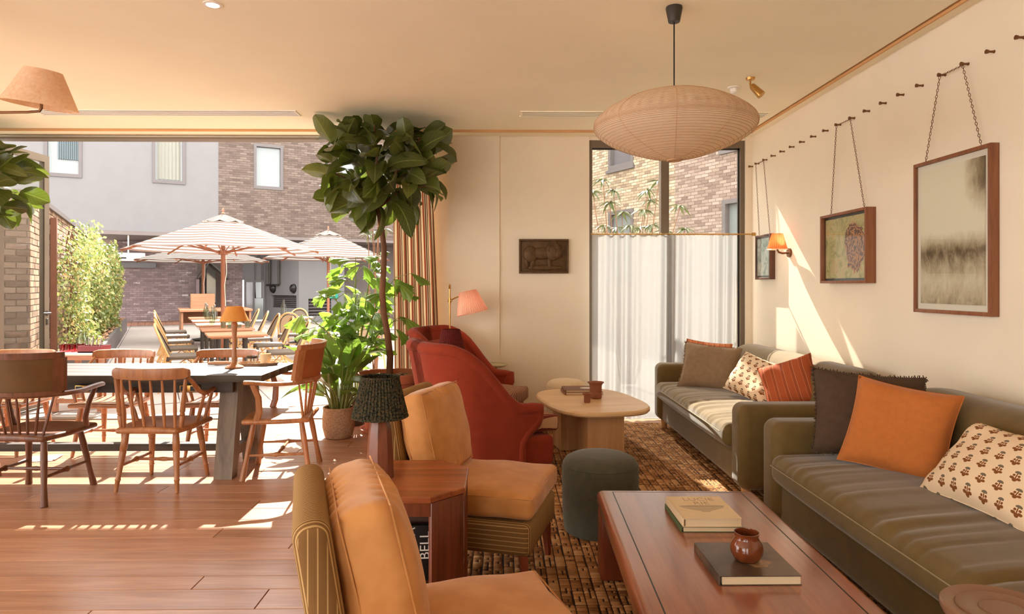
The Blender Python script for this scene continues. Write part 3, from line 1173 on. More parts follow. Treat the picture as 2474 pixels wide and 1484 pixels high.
# ================================================================ DINING SIDE
# ---- long trestle table
TX0, TX1, TY0, TY1, TZ = -4.95, -1.72, 4.74, 5.50, 0.76
tb = thing('dining_table', 'long weathered grey oak trestle table near the garden doors', 'table', ((TX0 + TX1) / 2, (TY0 + TY1) / 2, 0))
hxT, hyT = (TX1 - TX0) / 2, (TY1 - TY0) / 2
for k in range(4):
    w = 2 * hyT / 4
    part('tabletop_board', MB().soft((0, -hyT + w * (k + 0.5), TZ - 0.025), (2 * hxT, w - 0.0015, 0.05), 0.004, 1), M['greywood'], tb)
for s in (-1, 1):
    part('apron', MB().box((0, s * 0.25, TZ - 0.095), (2 * hxT - 0.5, 0.03, 0.09)), M['greywood'], tb, smooth=False)
for sx in (-1, 1):
    lx = sx * (hxT - 0.30)
    for sy in (-1, 1):
        b0, b1 = sy * 0.27, sy * 0.14
        l = MB()
        w, d = 0.066, 0.05
        vs = [(lx + a * w, c + b * d, z) for z, c in ((0, b0), (TZ - 0.05, b1)) for a, b in ((-1, -1), (1, -1), (1, 1), (-1, 1))]
        l.add(vs, [(0, 3, 2, 1), (4, 5, 6, 7), (0, 1, 5, 4), (1, 2, 6, 5), (2, 3, 7, 6), (3, 0, 4, 7)])
        part('leg', l, M['greywood_z'], tb, smooth=False)
    part('crossbar', MB().box((lx, 0, 0.16), (0.05, 0.46, 0.07)), M['greywood_z'], tb, smooth=False)
part('stretcher', MB().box((0, 0, 0.165), (2 * hxT - 0.62, 0.07, 0.055)), M['greywood'], tb, smooth=False)
for x in (-3.02, -2.27):
    sk = part('socket_box', MB().soft((x - (TX0 + TX1) / 2, -0.285, TZ - 0.105), (0.13, 0.04, 0.05), 0.004, 1), M['brass'], tb)
    for q in (-0.035, 0.035):
        part('socket', MB().box((x - (TX0 + TX1) / 2 + q, -0.306, TZ - 0.105), (0.045, 0.004, 0.036)), M['black'], sk, smooth=False)

BAMBOO = [(0, .017), (.06, .02), (.18, .023), (.30, .0235), (.31, .020), (.325, .0235), (.335, .020), (.35, .0225), (.6, .018), (.78, .016), (.80, .020), (.815, .016), (1, .0125)]
PLAIN = [(0, .017), (.3, .021), (.7, .017), (1, .0225)]


def seat_mesh(mb, w, d, zt, th=0.04):
    def fn(x, y, z):
        k = 1 - 0.16 * max(0, -y / d * 2) ** 1.5          # narrower to the rear
        xx = x * k
        dish = -0.014 * max(0, 1 - (abs(xx) / (w * .42)) ** 2) * max(0, 1 - ((y + 0.02) / (d * .42)) ** 2) if z > 0 else 0.0
        return (xx, y, z + dish + (0.006 * math.cos(x * 9) if z > 0 else 0) - 0.004)
    mb.soft((0, 0, zt - th / 2), (w, d, th), 0.018, 3, (8, 8, 0), fn)
    return mb


def chair_legs(t, m, prof, zt, top=(0.18, 0.165), foot=(0.235, 0.235), bulge=0.017):
    P = {}
    for sx in (-1, 1):
        for sy in (-1, 1):
            a, b = Vector((sx * top[0], sy * top[1], zt - 0.03)), Vector((sx * foot[0], sy * foot[1], 0))
            part('leg', MB().turn(a, b, prof, 10), m, t)
            P[sx, sy] = a.lerp(b, 0.58)
    mids = []
    for sx in (-1, 1):
        a, b = P[sx, -1], P[sx, 1]
        part('stretcher', MB().turn(a, b, [(0, .009), (.35, .011), (.46, .015), (.5, bulge + .004), (.54, .015), (.65, .011), (1, .009)], 8), m, t)
        mids.append(a.lerp(b, 0.5))
    part('stretcher', MB().turn(mids[0], mids[1], [(0, .009), (.4, .012), (.5, .016), (.6, .012), (1, .009)], 8), m, t)


def panel_chair(label, loc, rz, mwood, mpanel, group):
    """captain's chair with a panelled comb; faces local +y"""
    t = thing('panel_back_chair', label, 'chair', loc, rz, group)
    part('seat', seat_mesh(MB(), 0.54, 0.47, 0.45), mwood, t)
    chair_legs(t, mwood, PLAIN, 0.45)
    bow = []
    for k in range(29):
        a = PI * (k / 28)
        x = 0.30 * math.cos(a)
        y = -0.27 * math.sin(a) ** 0.8 + 0.02
        bow.append((x * (1.02), y, 0.70 + 0.0 * x))
    bow = [(0.315, 0.20, 0.715), (0.318, 0.16, 0.715), (0.312, 0.09, 0.708)] + bow + [(-0.312, 0.09, 0.708), (-0.318, 0.16, 0.715), (-0.315, 0.20, 0.715)]
    part('arm_bow', MB().tube(bow, 0.027, 8, flat=0.62, up=(0, 0, 1)), mwood, t)
    for s in (-1, 1):
        pts = [(s * 0.255, 0.13, 0.435), (s * 0.262, 0.11, 0.50), (s * 0.285, 0.11, 0.60), (s * 0.306, 0.145, 0.70)]
        part('arm_post', MB().tube(pts, [0.024, 0.024, 0.022, 0.02], 8, flat=0.6, up=(s, 0, 0)), mwood, t)
    for k in range(9):
        f = (k - 4) / 4
        x0, x1 = f * 0.185, f * 0.245
        yt = -0.27 * max(0.05, 1 - (x1 / 0.306) ** 2) ** 0.4 + 0.02
        part('spindle', MB().turn((x0, -0.20 + 0.02 * abs(f), 0.435), (x1, yt, 0.70), [(0, .008), (.4, .0095), (1, .006)], 7), mwood, t)

    def back(u, z, off):
        """curved comb surface, u in -1..1"""
        x = u * (0.285 + 0.03 * (z - 0.70) / 0.26)
        y = -0.262 + 0.13 * abs(u) ** 2.4 - 0.16 * (z - 0.70) + off
        return (x, y, z)

    def slab(u0, u1, z0, z1, o0, o1, n):
        mb = MB()
        vs, fs = [], []
        for k in range(n + 1):
            u = u0 + (u1 - u0) * k / n
            vs += [back(u, z0, o0), back(u, z0, o1), back(u, z1, o1), back(u, z1, o0)]
        for k in range(n):
            a, b = 4 * k, 4 * k + 4
            for i in range(4):
                j = (i + 1) % 4
                fs.append((a + i, a + j, b + j, b + i))
        fs += [(0, 3, 2, 1), (4 * n, 4 * n + 1, 4 * n + 2, 4 * n + 3)]
        return mb.add(vs, fs)
    part('top_rail', slab(-1, 1, 0.935, 0.975, -0.014, 0.014, 14), mwood, t)
    part('lower_rail', slab(-1, 1, 0.695, 0.725, -0.012, 0.012, 14), mwood, t)
    for u in (-0.955, 0.0, 0.955):
        w = 0.075 if u else 0.014
        part('stile', slab(u - w, u + w, 0.72, 0.94, -0.013 if u else 0.002, 0.013 if u else 0.016, 3), mwood, t)
    part('back_panel', slab(-0.9, 0.9, 0.72, 0.94, -0.004, 0.006, 14), mpanel, t, 'leather back panel')
    return t


def smoker_chair(label, loc, rz, group):
    """low spindle-back armchair with scrolled arms and bamboo-turned legs"""
    m = M['chairwood']
    t = thing('spindle_armchair', label, 'chair', loc, rz, group)
    part('seat', seat_mesh(MB(), 0.50, 0.45, 0.44), m, t)
    chair_legs(t, m, BAMBOO, 0.44, (0.17, 0.155), (0.21, 0.215))

    def rail(u, z, o):
        x = u * 0.262
        return (x, -0.235 + 0.085 * u * u - 0.1 * (z - 0.75) + o, z)
    mb = MB()
    vs, fs = [], []
    n = 18
    for k in range(n + 1):
        u = -1 + 2 * k / n
        e = 1 - 0.35 * max(0, (abs(u) - 0.86) / 0.14) ** 2
        zl, zh = 0.80 - 0.036 * e, 0.80 + 0.034 * e
        for (z, o) in ((zl, -.016), (zl, .016), ((zl + zh) / 2, .021), (zh, .015), (zh + .006, 0), (zh, -.015), ((zl + zh) / 2, -.021)):
            vs.append(rail(u, z, o))
    for k in range(n):
        for i in range(7):
            j = (i + 1) % 7
            fs.append((7 * k + i, 7 * k + j, 7 * k + 7 + j, 7 * k + 7 + i))
    fs += [tuple(range(6, -1, -1)), tuple(range(7 * n, 7 * n + 7))]
    part('top_rail', mb.add(vs, fs), m, t)
    for k in range(6):
        u = (k - 2.5) / 2.5 * 0.70
        part('spindle', MB().turn((u * 0.25, -0.175, 0.425), rail(u, 0.76, 0), [(0, .009), (.35, .0125), (1, .0075)], 8), m, t)
    for s in (-1, 1):
        part('back_post', MB().turn((s * 0.205, -0.155, 0.42), rail(s * 0.92, 0.76, 0), [(0, .014), (.12, .017), (.25, .019), (.27, .014), (.29, .019), (.32, .014), (.35, .018), (.8, .013), (1, .012)], 10), m, t)
        arm = [rail(s * 0.94, 0.775, 0.012), (s * 0.262, -0.10, 0.725), (s * 0.272, -0.045, 0.665), (s * 0.28, 0.02, 0.635), (s * 0.285, 0.10, 0.64), (s * 0.288, 0.16, 0.655), (s * 0.288, 0.195, 0.65), (s * 0.288, 0.205, 0.635)]
        part('arm', MB().tube(arm, [.018, .02, .022, .023, .023, .022, .02, .014], 8, flat=0.7, up=(0, -0.4, 1)), m, t)
        part('arm_post', MB().turn((s * 0.215, 0.05, 0.43), (s * 0.278, 0.03, 0.63), [(0, .011), (.4, .014), (1, .009)], 8), m, t)
        part('arm_post', MB().turn((s * 0.222, 0.145, 0.43), (s * 0.283, 0.135, 0.635), [(0, .012), (.4, .015), (1, .01)], 8), m, t)
    return t


G1 = 'wooden chairs around the dining table'
panel_chair('dark panel-back armchair at the near left of the dining table', (-3.12, 4.47, 0), R(-3), M['chairwood_dark'], M['olive_shaded_panel'], G1)
panel_chair('panel-back armchair with lit tan leather at the right end of the dining table', (-1.66, 5.02, 0), R(97), M['chairwood'], M['tan_lit_panel'], G1)
c0 = smoker_chair('spindle-back armchair in front of the dining table, back to camera', (-2.40, 4.72, 0), R(-2), G1)
copy_thing(c0, (-3.90, 4.70, 0), R(4), 'spindle-back armchair cut off by the left edge, near side of table', G1)
copy_thing(c0, (-3.30, 5.66, 0), R(180), 'spindle-back armchair behind dining table, middle of the far row', G1)
copy_thing(c0, (-2.40, 5.68, 0), R(183), 'spindle-back armchair behind dining table beside the table lamp', G1)
copy_thing(c0, (-4.17, 5.68, 0), R(178), 'spindle-back armchair behind dining table nearest the glass door leaf', G1)

# ---- on the dining table
M['shade_yellow'] = mat('yellow paper shade', (226, 178, 96), 0.8, 0.06, 20, trans=((240, 180, 90), 0.45))
lp = thing('table_lamp', 'small turned-wood table lamp with yellow shade on dining table', 'lamp', (-2.08, 5.16, TZ))
part('base', MB().lathe([(.001, 0), (.066, 0), (.07, .008), (.062, .016), (.03, .03), (.02, .045)], 24), M['chairwood'], lp)
part('stem', MB().lathe([(.02, .045), (.017, .06), (.022, .08), (.018, .10), (.015, .14), (.0165, .24), (.02, .30), (.024, .33), (.024, .345), (.017, .355), (.02, .37), (.013, .40), (.001, .41)], 16), M['chairwood'], lp)
part('shade', MB().lathe([(.108, .365), (.058, .478), (.056, .478), (.106, .365)], 32), M['shade_yellow'], lp, 'conical yellow shade')
tr = thing('serving_tray', 'oval beige tray on the dining table behind the lamp', 'tray', (-1.98, 5.36, TZ))
part('tray_dish', MB().lathe([(.001, .004), (.15, .004), (.17, .022), (.176, .022), (.158, 0), (.001, 0)], 32), M['stonepot'], tr)
tr.scale = (1.0, 0.55, 1)
tm_ = thing('glass_tumbler', 'clear tumbler with dark print on the beige tray', 'glass', (-2.02, 5.36, TZ + 0.005))
part('glass_wall', MB().lathe([(.001, .002), (.034, .002), (.042, .075), (.0395, .075), (.032, .008), (.001, .008)], 24), M['glass'], tm_)
part('printed_band', MB().lathe([(.0402, .05), (.0425, .066)], 24), M['alu_dark'], tm_)
cp = thing('beige_cup', 'straight beige ceramic cup on the tray beside the tumbler', 'cup', (-1.915, 5.37, TZ + 0.005))
part('cup_wall', MB().lathe([(.001, 0), (.033, 0), (.04, .01), (.042, .085), (.038, .085), (.036, .012), (.001, .01)], 24), M['cream_felt'], cp)
nk = thing('rolled_napkin', 'rolled napkin lying beside the lamp on dining table', 'napkin', (-2.265, 5.33, TZ + 0.018), R(8))
part('napkin_roll', MB().tube([(-.09, 0, 0), (-.03, .005, 0), (.05, 0, 0), (.1, .004, 0)], [.012, .017, .016, .012], 10), mat('rose linen', (206, 160, 130), 0.9, 0.06, 20, bump=0.2, bs=100), nk)
nt = one('spoon', MB().tube([(-.08, 0, .004), (.03, 0, .004), (.05, 0, .006), (.07, 0, .005), (.085, 0, .004)], [.003, .003, .011, .014, .004], 8, flat=0.35), M['steel'], 'small steel spoon in front of the table lamp base', 'spoon', (-2.17, 5.22, TZ), R(12))
one('paper_folder', MB().box((0, 0, 0.004), (0.24, 0.17, 0.006)).box((0.02, 0.01, 0.009), (0.22, 0.16, 0.003), R(4)), M['white'], 'white paper folder on floor under the dining table', 'folder', (-3.72, 5.38, 0), R(10))

# ================================================================ OUTSIDE FURNITURE
M['slatwood'] = wood('terrace teak', (176, 126, 94), (150, 98, 68), 0, 0.5, 0.06, 2.5)
M['rattan'] = mat('rattan cane', (196, 152, 98), 0.55, 0.15, 30, bump=0.15, bs=60)
M['binding'] = mat('dark binding', (66, 54, 46), 0.6, 0.1, 40)
M['weave'] = mat('grey woven plastic', (104, 92, 80), 0.7, 0.25, 120, bump=0.3, bs=150, trans=((150, 120, 90), 0.2))


def bistro_table(k, label):
    p = Vector((-3.69, 9.2, 0)) + D1 * 1.3 * k
    t = thing('terrace_table', label, 'table', p, CR, 'teak tables in a row on the terrace')
    for i in range(6):
        part('top_slat', MB().soft((0, -0.3 + i * 0.12, 0.725), (0.74, 0.114, 0.028), 0.004, 1), M['slatwood'], t)
    part('frame', MB().box((0, 0, 0.70), (0.66, 0.6, 0.02)), M['slatwood'], t, smooth=False)
    for s in (-1, 1):
        part('pedestal', MB().cyl((s * 0.12, 0, 0.02), (s * 0.12, 0, 0.70), 0.035), M['alu_dark'], t)
    part('foot', MB().soft((0, 0, 0.012), (0.5, 0.42, 0.024), 0.01), M['alu_dark'], t)
    return t


def bistro_chair(label, loc, rz, group='rattan chairs on the terrace'):
    """rattan cafe chair, faces local +y"""
    t = thing('bistro_chair', label, 'chair', loc, rz, group)
    hoop = []
    for k in range(21):
        a = PI * k / 20
        z = 0.47 + 0.42 * math.sin(a) ** 0.62
        hoop.append((0.215 * math.cos(a), -0.19 - 0.42 * (z - 0.47), z))
    leg = lambda s: [(s * 0.215, -0.19, 0.47), (s * 0.21, -0.23, 0.2), (s * 0.205, -0.31, 0.0)]
    part('back_hoop', MB().tube(leg(1)[::-1] + hoop[1:-1] + leg(-1), 0.016, 8), M['rattan'], t)
    inner = [(x * 0.86, y + 0.003, 0.5 + (z - 0.47) * 0.86) for x, y, z in hoop]
    part('inner_hoop', MB().tube(inner, 0.009, 6), M['binding'], t)

    def bp(u, v):
        a = PI * (0.5 + (u - 0.5) * 1.0)
        zt = 0.5 + 0.36 * max(0.0, math.sin(a)) ** 0.62
        z = 0.5 + v * (zt - 0.5)
        return (0.185 * math.cos(a), -0.19 - 0.42 * (z - 0.47) - 0.012 * math.sin(a), z)
    part('back_weave', MB().grid(bp, 14, 4), M['weave'], t)
    part('seat', MB().soft((0, 0, 0.455), (0.44, 0.42, 0.05), 0.02, 2), M['weave'], t)
    for s in (-1, 1):
        part('leg', MB().tube([(s * 0.2, 0.19, 0.45), (s * 0.2, 0.205, 0)], 0.016, 8), M['rattan'], t)
        part('side_stretcher', MB().tube([(s * 0.207, -0.25, 0.2), (s * 0.2, 0.2, 0.2)], 0.011, 6), M['rattan'], t)
        part('brace', MB().tube([(s * 0.207, -0.245, 0.22), (s * 0.205, 0.0, 0.40), (s * 0.2, 0.2, 0.22)], 0.01, 6), M['rattan'], t)
        part('binding', MB().cyl((s * 0.2, 0.19, 0.40), (s * 0.2, 0.192, 0.45), 0.021, n=8).cyl((s * 0.212, -0.2, 0.41), (s * 0.214, -0.19, 0.47), 0.021, n=8).cyl((s * 0.203, 0.2, 0.18), (s * 0.203, 0.2, 0.22), 0.02, n=8), M['binding'], t)
    part('cross_stretcher', MB().tube([(-0.2, 0.2, 0.26), (0.2, 0.2, 0.26)], 0.011, 6), M['rattan'], t)
    part('cross_stretcher', MB().tube([(-0.21, -0.24, 0.16), (0.21, -0.24, 0.16)], 0.011, 6), M['rattan'], t)
    return t


ORD = ['first', 'second', 'third', 'fourth', 'fifth', 'sixth']
bt = bistro_table(0, 'nearest teak table in the terrace row under the big parasol')
for k in range(1, 5):
    copy_thing(bt, Vector((-3.69, 9.2, 0)) + D1 * 1.3 * k, CR, '%s teak table back along the terrace row' % ORD[k])
bc = None
for k in range(0, 5):
    p = Vector((-3.69, 9.2, 0)) + D1 * 1.3 * k
    for s, side in ((-1, 'ivy'), (1, 'plaster')):
        loc = p + D2 * s * 0.62 + D1 * (0.02 * k - 0.03 * s)
        rz = CR + (-PI / 2 if s < 0 else PI / 2) + R((k * 37 % 11) - 5)
        lab = '%s rattan chair of the terrace row, on the side towards the %s wall' % (ORD[k], side)
        if bc is None:
            bc = bistro_chair(lab, loc, rz)
        else:
            copy_thing(bc, loc, rz, lab)
copy_thing(bc, (-4.05, 12.8, 0), R(8), 'rattan chair with its back to camera at the round bistro table')
copy_thing(bc, (-4.45, 14.35, 0), R(188), 'rattan chair on the far side of the round bistro table')
copy_thing(bc, (-2.32, 11.4, 0), R(30), 'rattan chair half hidden behind the leafy palm plant')
rt = thing('round_bistro_table', 'round terrace table with black claw foot between two rattan chairs', 'table', (-4.2, 13.5, 0))
part('tabletop', MB().lathe([(.001, .73), (.33, .73), (.345, .745), (.33, .76), (.001, .76)], 32), M['slatwood'], rt)
part('pedestal', MB().cyl((0, 0, .2), (0, 0, .73), .03), M['black'], rt)
for k in range(3):
    a = R(90 + 120 * k)
    part('claw_foot', MB().tube([(0, 0, .25), (.12 * math.cos(a), .12 * math.sin(a), .24), (.28 * math.cos(a), .28 * math.sin(a), .10), (.36 * math.cos(a), .36 * math.sin(a), .02)], .024, 8), M['black'], rt)
# far bench table at the end of the row
ft_ = thing('long_counter', 'long wooden counter table at the far end of the terrace row', 'table', Vector((-3.69, 9.2, 0)) + D1 * 7.1 + D2 * 0.25, CR)
part('counter_top', MB().soft((0, 0, 0.84), (1.5, 1.5, 0.05), 0.006), M['slatwood'], ft_)
for s in (-1, 1):
    part('side_panel', MB().span(s * 0.7 - 0.02, s * 0.7 + 0.02, -0.7, 0.7, 0, 0.815), M['slatwood'], ft_, smooth=False)
part('back_board', MB().span(-0.7, 0.7, 0.68, 0.72, 0.5, 0.86), M['slatwood'], ft_, smooth=False)
one('wood_crate', MB().span(-.25, .25, -.2, .2, 0, .04).span(-.25, .25, .17, .2, .04, .34).span(-.25, .25, -.2, -.17, .04, .34).span(-.25, -.22, -.17, .17, .04, .34).span(.22, .25, -.17, .17, .04, .34), M['slatwood'], 'pale wooden crate standing on the far counter table', 'crate', Vector((-3.69, 9.2, 0.865)) + D1 * 7.2 + D2 * 0.0, CR, smooth=False)
# bottles and glasses on the row
M['bottle'] = glass('bottle glass', (228, 234, 226), 1.6)
bot = None
for i, (k, dx) in enumerate(((2.0, 0.05), (2.45, -0.12), (2.9, 0.02), (3.35, -0.1), (3.9, -0.04))):
    p = Vector((-3.69, 9.2, 0.74)) + D1 * 1.3 * round(k) + D1 * 0.12 * (i - 2) + D2 * dx
    lab = 'glass water bottle, %s from the doorway on the terrace tables' % ORD[i]
    if bot is None:
        bot = thing('water_bottle', lab, 'bottle', p, 0, 'water bottles on the terrace tables')
        part('bottle_body', MB().lathe([(.001, 0), (.045, 0), (.048, .02), (.048, .15), (.03, .2), (.016, .23), (.016, .27), (.013, .27), (.026, .2), (.043, .15), (.043, .01), (.001, .01)], 20), M['bottle'], bot)
        part('stopper', MB().lathe([(.001, .262), (.018, .268), (.02, .285), (.012, .3), (.001, .302)], 12), M['steel'], bot)
    else:
        copy_thing(bot, p, 0, lab)
tum = None
for i, (k, dx, dd) in enumerate(((0.62, -0.10, 0.0), (0.62, 0.02, 0.1), (1, 0.13, 0.02), (1, -0.02, -0.15), (1, 0.24, -0.12))):
    p = Vector((-3.69, 9.2, 0.74)) + D1 * (1.3 * round(k) + dd) + D2 * (dx + 0.05)
    lab = 'small water glass, number %s along the second terrace table' % ('one', 'two', 'three', 'four', 'five')[i]
    if tum is None:
        tum = one('water_glass', MB().lathe([(.001, 0), (.034, 0), (.042, .1), (.038, .1), (.031, .01), (.001, .01)], 20), M['bottle'], 'small clear water glass on the second terrace table, first from the ivy side', 'glass', p, 0, 'water glasses on the second terrace table')
    else:
        copy_thing(tum, p, 0, 'small clear water glass on the second terrace table, %s from the ivy side' % ORD[(0, 2, 3, 1, 4)[i]])
b2 = thing('water_bottle', 'tall glass water bottle on the round bistro table', 'bottle', (-4.45, 13.5, 0.76))
part('bottle_body', MB().lathe([(.001, 0), (.05, 0), (.052, .02), (.05, .22), (.025, .28), (.018, .36), (.001, .36)], 20), M['bottle'], b2)

# ---- parasols
t_ = NT('striped canvas')
tc = t_.n('ShaderNodeTexCoord')
sp = t_.n('ShaderNodeSeparateXYZ')
t_.l(tc.outputs['UV'], sp.inputs[0])
fr_ = t_.math('FRACT', t_.math('MULTIPLY', sp.outputs[1], 11.0))
colr = t_.ramp(fr_, [(0, lin((168, 163, 156))), (0.5, lin((104, 85, 75)))], 'CONSTANT')
t_.base(colr, 0.85, 0, 0.1)
t_.translucent(colr, 0.45)
M['canvas'] = t_.m
M['parasolwood'] = wood('parasol pole', (170, 112, 84), (142, 84, 58), 2, 0.45, 0.03)


def parasol(label, loc, rad, zr, za, rot, sag=0.05):
    t = thing('parasol', label, 'parasol', loc, rot, 'striped parasols in the courtyard')
    N = 8

    def cv(r0, r1, z0, z1, amp):
        def fn(u, v):
            a = 2 * PI * u
            k = (u * N) % 1
            rr = r1 + (r0 - r1) * (1 - v)
            flat = math.cos(PI / N) / math.cos((k - 0.5) * 2 * PI / N)
            rr *= flat
            z = z1 + (z0 - z1) * (1 - v)
            z -= amp * math.sin(PI * k) * v - 0.0
            return (rr * math.cos(a), rr * math.sin(a), z)
        return fn
    part('canopy', MB().grid(cv(0.16, rad, za - 0.07, zr, 0.012), N * 6, 14, True), M['canvas'], t)
    part('vent_cap', MB().grid(cv(0.02, 0.33, za + 0.02, za - 0.10, 0.03), N * 6, 4, True), M['canvas'], t)
    part('finial', MB().lathe([(.001, .12), (.014, .1), (.02, .07), (.012, .045), (.03, .02), (.001, 0)], 12, (0, 0, za + 0.01)), M['parasolwood'], t)
    part('pole', MB().cyl((0, 0, 0.06), (0, 0, za), 0.034, n=14), M['parasolwood'], t)
    hub = zr - 0.02
    part('hub', MB().lathe([(.034, 0), (.075, .01), (.075, .07), (.034, .09)], 16, (0, 0, hub - 0.06)), M['parasolwood'], t)
    for k in range(N):
        a = 2 * PI * k / N
        c, s = math.cos(a), math.sin(a)
        part('rib', MB().tube([(0.06 * c, 0.06 * s, za - 0.12), (rad * 0.99 * c, rad * 0.99 * s, zr - 0.025)], 0.017, 4), M['parasolwood'], t)
        part('strut', MB().tube([(0.07 * c, 0.07 * s, hub - 0.02), (rad * 0.55 * c, rad * 0.55 * s, za - 0.12 + (zr - za) * 0.52)], 0.014, 4), M['parasolwood'], t)
    part('rope', MB().tube([(0.05, -0.02, hub - 0.06), (0.06, -0.045, hub - 0.35), (0.03, -0.05, hub - 0.55), (0.045, -0.04, hub - 0.9)], 0.006, 5), M['white'], t)
    part('base', MB().lathe([(.001, 0), (.27, 0), (.27, .05), (.06, .08), (.04, .2), (.001, .2)], 24), M['alu_dark'], t)
    return t


p1 = onz(543.5, 855, 0)
parasol('large cream striped parasol over the near terrace tables', (-4.59, 10.93, 0), 1.52, 1.98, 2.55, R(14))
parasol('striped parasol behind the big one, over the far terrace tables', (-7.6, 16.9, 0), 1.64, 2.02, 2.5, R(4))
parasol('striped parasol standing apart above the round bistro table', (-4.36, 16.6, 0), 1.54, 2.06, 2.76, R(20))

# ---- service table by the door
sv = thing('service_table', 'small marble-topped service table outside by the glass door', 'table', (-4.72, 7.62, 0))
part('marble_top', MB().soft((0, 0, 0.64), (0.64, 0.55, 0.025), 0.008), M['white'], sv)
part('frame', MB().box((0, 0, 0.60), (0.58, 0.5, 0.05)), M['slatwood'], sv, smooth=False)
for sx in (-1, 1):
    for sy in (-1, 1):
        part('leg', MB().box((sx * 0.25, sy * 0.2, 0.29), (0.05, 0.05, 0.58)), M['slatwood'], sv, smooth=False)
part('foot_rail', MB().box((0, -0.2, 0.12), (0.5, 0.04, 0.05)), M['slatwood'], sv, smooth=False)
cd = thing('cutlery_caddy', 'maroon cutlery caddy on the service table', 'caddy', (-4.585, 7.5, 0.653))
cdm = mat('maroon lacquer', (120, 36, 40), 0.4, 0.05)
part('box', MB().span(-.13, .13, -.09, -.08, 0, .075).span(-.13, .13, .08, .09, 0, .075).span(-.13, -.12, -.08, .08, 0, .075).span(.12, .13, -.08, .08, 0, .075).span(-.13, .13, -.09, .09, 0, .012), cdm, cd, smooth=False)
for k in range(7):
    part('cutlery_handle', MB().tube([(-.1 + .03 * k, .0, .02), (-.09 + .03 * k, .02 * (k % 3 - 1), .14 + .012 * (k % 4))], .007, 6, flat=.5), M['steel'], cd)
M['pinkglass'] = glass('pink glass', (232, 172, 178), 1.5)
g0 = None
for i in range(8):
    p = (-4.945 + 0.062 * (i % 4), 7.50 + 0.075 * (i // 4), 0.653)
    if g0 is None:
        g0 = one('pink_tumbler', MB().lathe([(.001, 0), (.024, 0), (.030, .085), (.027, .085), (.022, .008), (.001, .008)], 16), M['pinkglass'], 'pink tumbler in the front row on the service table, first from the glass door', 'glass', p, 0, 'pink tumblers on the service table')
    else:
        copy_thing(g0, p, 0, 'pink tumbler in the %s row on the service table, %s from the glass door' % ('front' if i < 4 else 'back', ORD[i % 4]))
one('glass_jar', MB().lathe([(.001, 0), (.055, 0), (.06, .02), (.06, .14), (.04, .165), (.04, .2), (.036, .2), (.036, .16), (.055, .135), (.055, .01), (.001, .008)], 24), M['bottle'], 'wide clear glass jar behind the pink tumblers', 'jar', (-4.86, 7.72, 0.653))

# ================================================================ PLANTS
def leaf_mat(name, a, b, tr, fac=0.35, vein=(150, 160, 90)):
    t = NT(name)
    oi = t.n('ShaderNodeObjectInfo')
    tc = t.n('ShaderNodeTexCoord')
    sp = t.n('ShaderNodeSeparateXYZ')
    t.l(tc.outputs['UV'], sp.inputs[0])
    base = t.ramp(t.math('ADD', t.math('MULTIPLY', oi.outputs['Random'], 0.75), t.math('MULTIPLY', t.noise(t.coord('Object'), 30, 2), 0.25)), [(0.1, lin(a)), (0.9, lin(b))])
    av = t.math('ABSOLUTE', t.math('SUBTRACT', sp.outputs[0], 0.5))
    mid = t.math('LESS_THAN', av, 0.03)
    rib = t.math('LESS_THAN', t.math('FRACT', t.math('SUBTRACT', t.math('MULTIPLY', sp.outputs[1], 7.0), t.math('MULTIPLY', av, 5.0))), 0.07)
    m = t.math('MULTIPLY', t.math('MAXIMUM', mid, t.math('MULTIPLY', rib, 0.6)), 0.6)
    colr = t.mix(m, base, lin(vein))
    t.base(colr, 0.32, 0, 0.5)
    tl = t.mix(0.5, colr, lin(tr))
    t.translucent(tl, fac)
    return t.m


M['ficus'] = leaf_mat('fiddle leaf', (58, 62, 30), (108, 112, 58), (130, 160, 30), 0.25)
M['palm'] = leaf_mat('palm leaf', (96, 128, 56), (128, 152, 70), (150, 190, 50), 0.42)
M['dieff'] = leaf_mat('broad leaf', (72, 104, 44), (118, 140, 66), (140, 175, 50), 0.35)
M['shrubleaf'] = leaf_mat('shrub leaf', (60, 68, 40), (86, 92, 56), (80, 96, 40), 0.22, (96, 100, 64))
M['stemgreen'] = mat('green stem', (128, 138, 76), 0.5, 0.1, 10)


def leaf_mesh(name, L, W, m, shape, droop=0.35, fold=0.25, wav=0.03, nu=6, nv=9, seed=0):
    g = random.Random(seed)
    ph = g.uniform(0, 6)

    def fn(u, v):
        w = W * shape(v)
        x = (u - 0.5) * 2
        s = v
        z = -droop * L * s * s + fold * w * abs(x) + wav * L * math.sin(s * 9 + ph + x) * abs(x)
        return (x * w * 0.5, L * (s - 0.12 * droop * s * s), z)
    return MB().grid(fn, nu, nv).mesh(name, m, True, 180)


fid = lambda v: (math.sin(PI * min(1, v ** 0.8 * 1.0)) ** 0.55) * (0.62 + 0.5 * v) if 0 < v < 1 else 0.05
oval = lambda v: max(0.04, math.sin(PI * v ** 0.8) ** 0.8)
fish = lambda v: 0.08 + 0.95 * v ** 0.7 if v < 0.85 else 0.92 - 0.9 * (v - 0.85)
lance = lambda v: max(0.03, math.sin(PI * v ** 0.7))


def orient(d, roll=0.0):
    """rotation that points local +y along d, keeping +z upwards"""
    d = Vector(d).normalized()
    q = d.to_track_quat('Y', 'Z')
    return (q.to_matrix().to_4x4() @ Matrix.Rotation(roll, 4, 'Y')).to_euler()


FICUS = [leaf_mesh('ficus_leaf', 0.30, 0.235, M['ficus'], fid, dr, fo, 0.035, seed=i) for i, (dr, fo) in enumerate(((0.2, 0.15), (0.55, 0.3), (-0.15, 0.25), (0.8, 0.1)))]


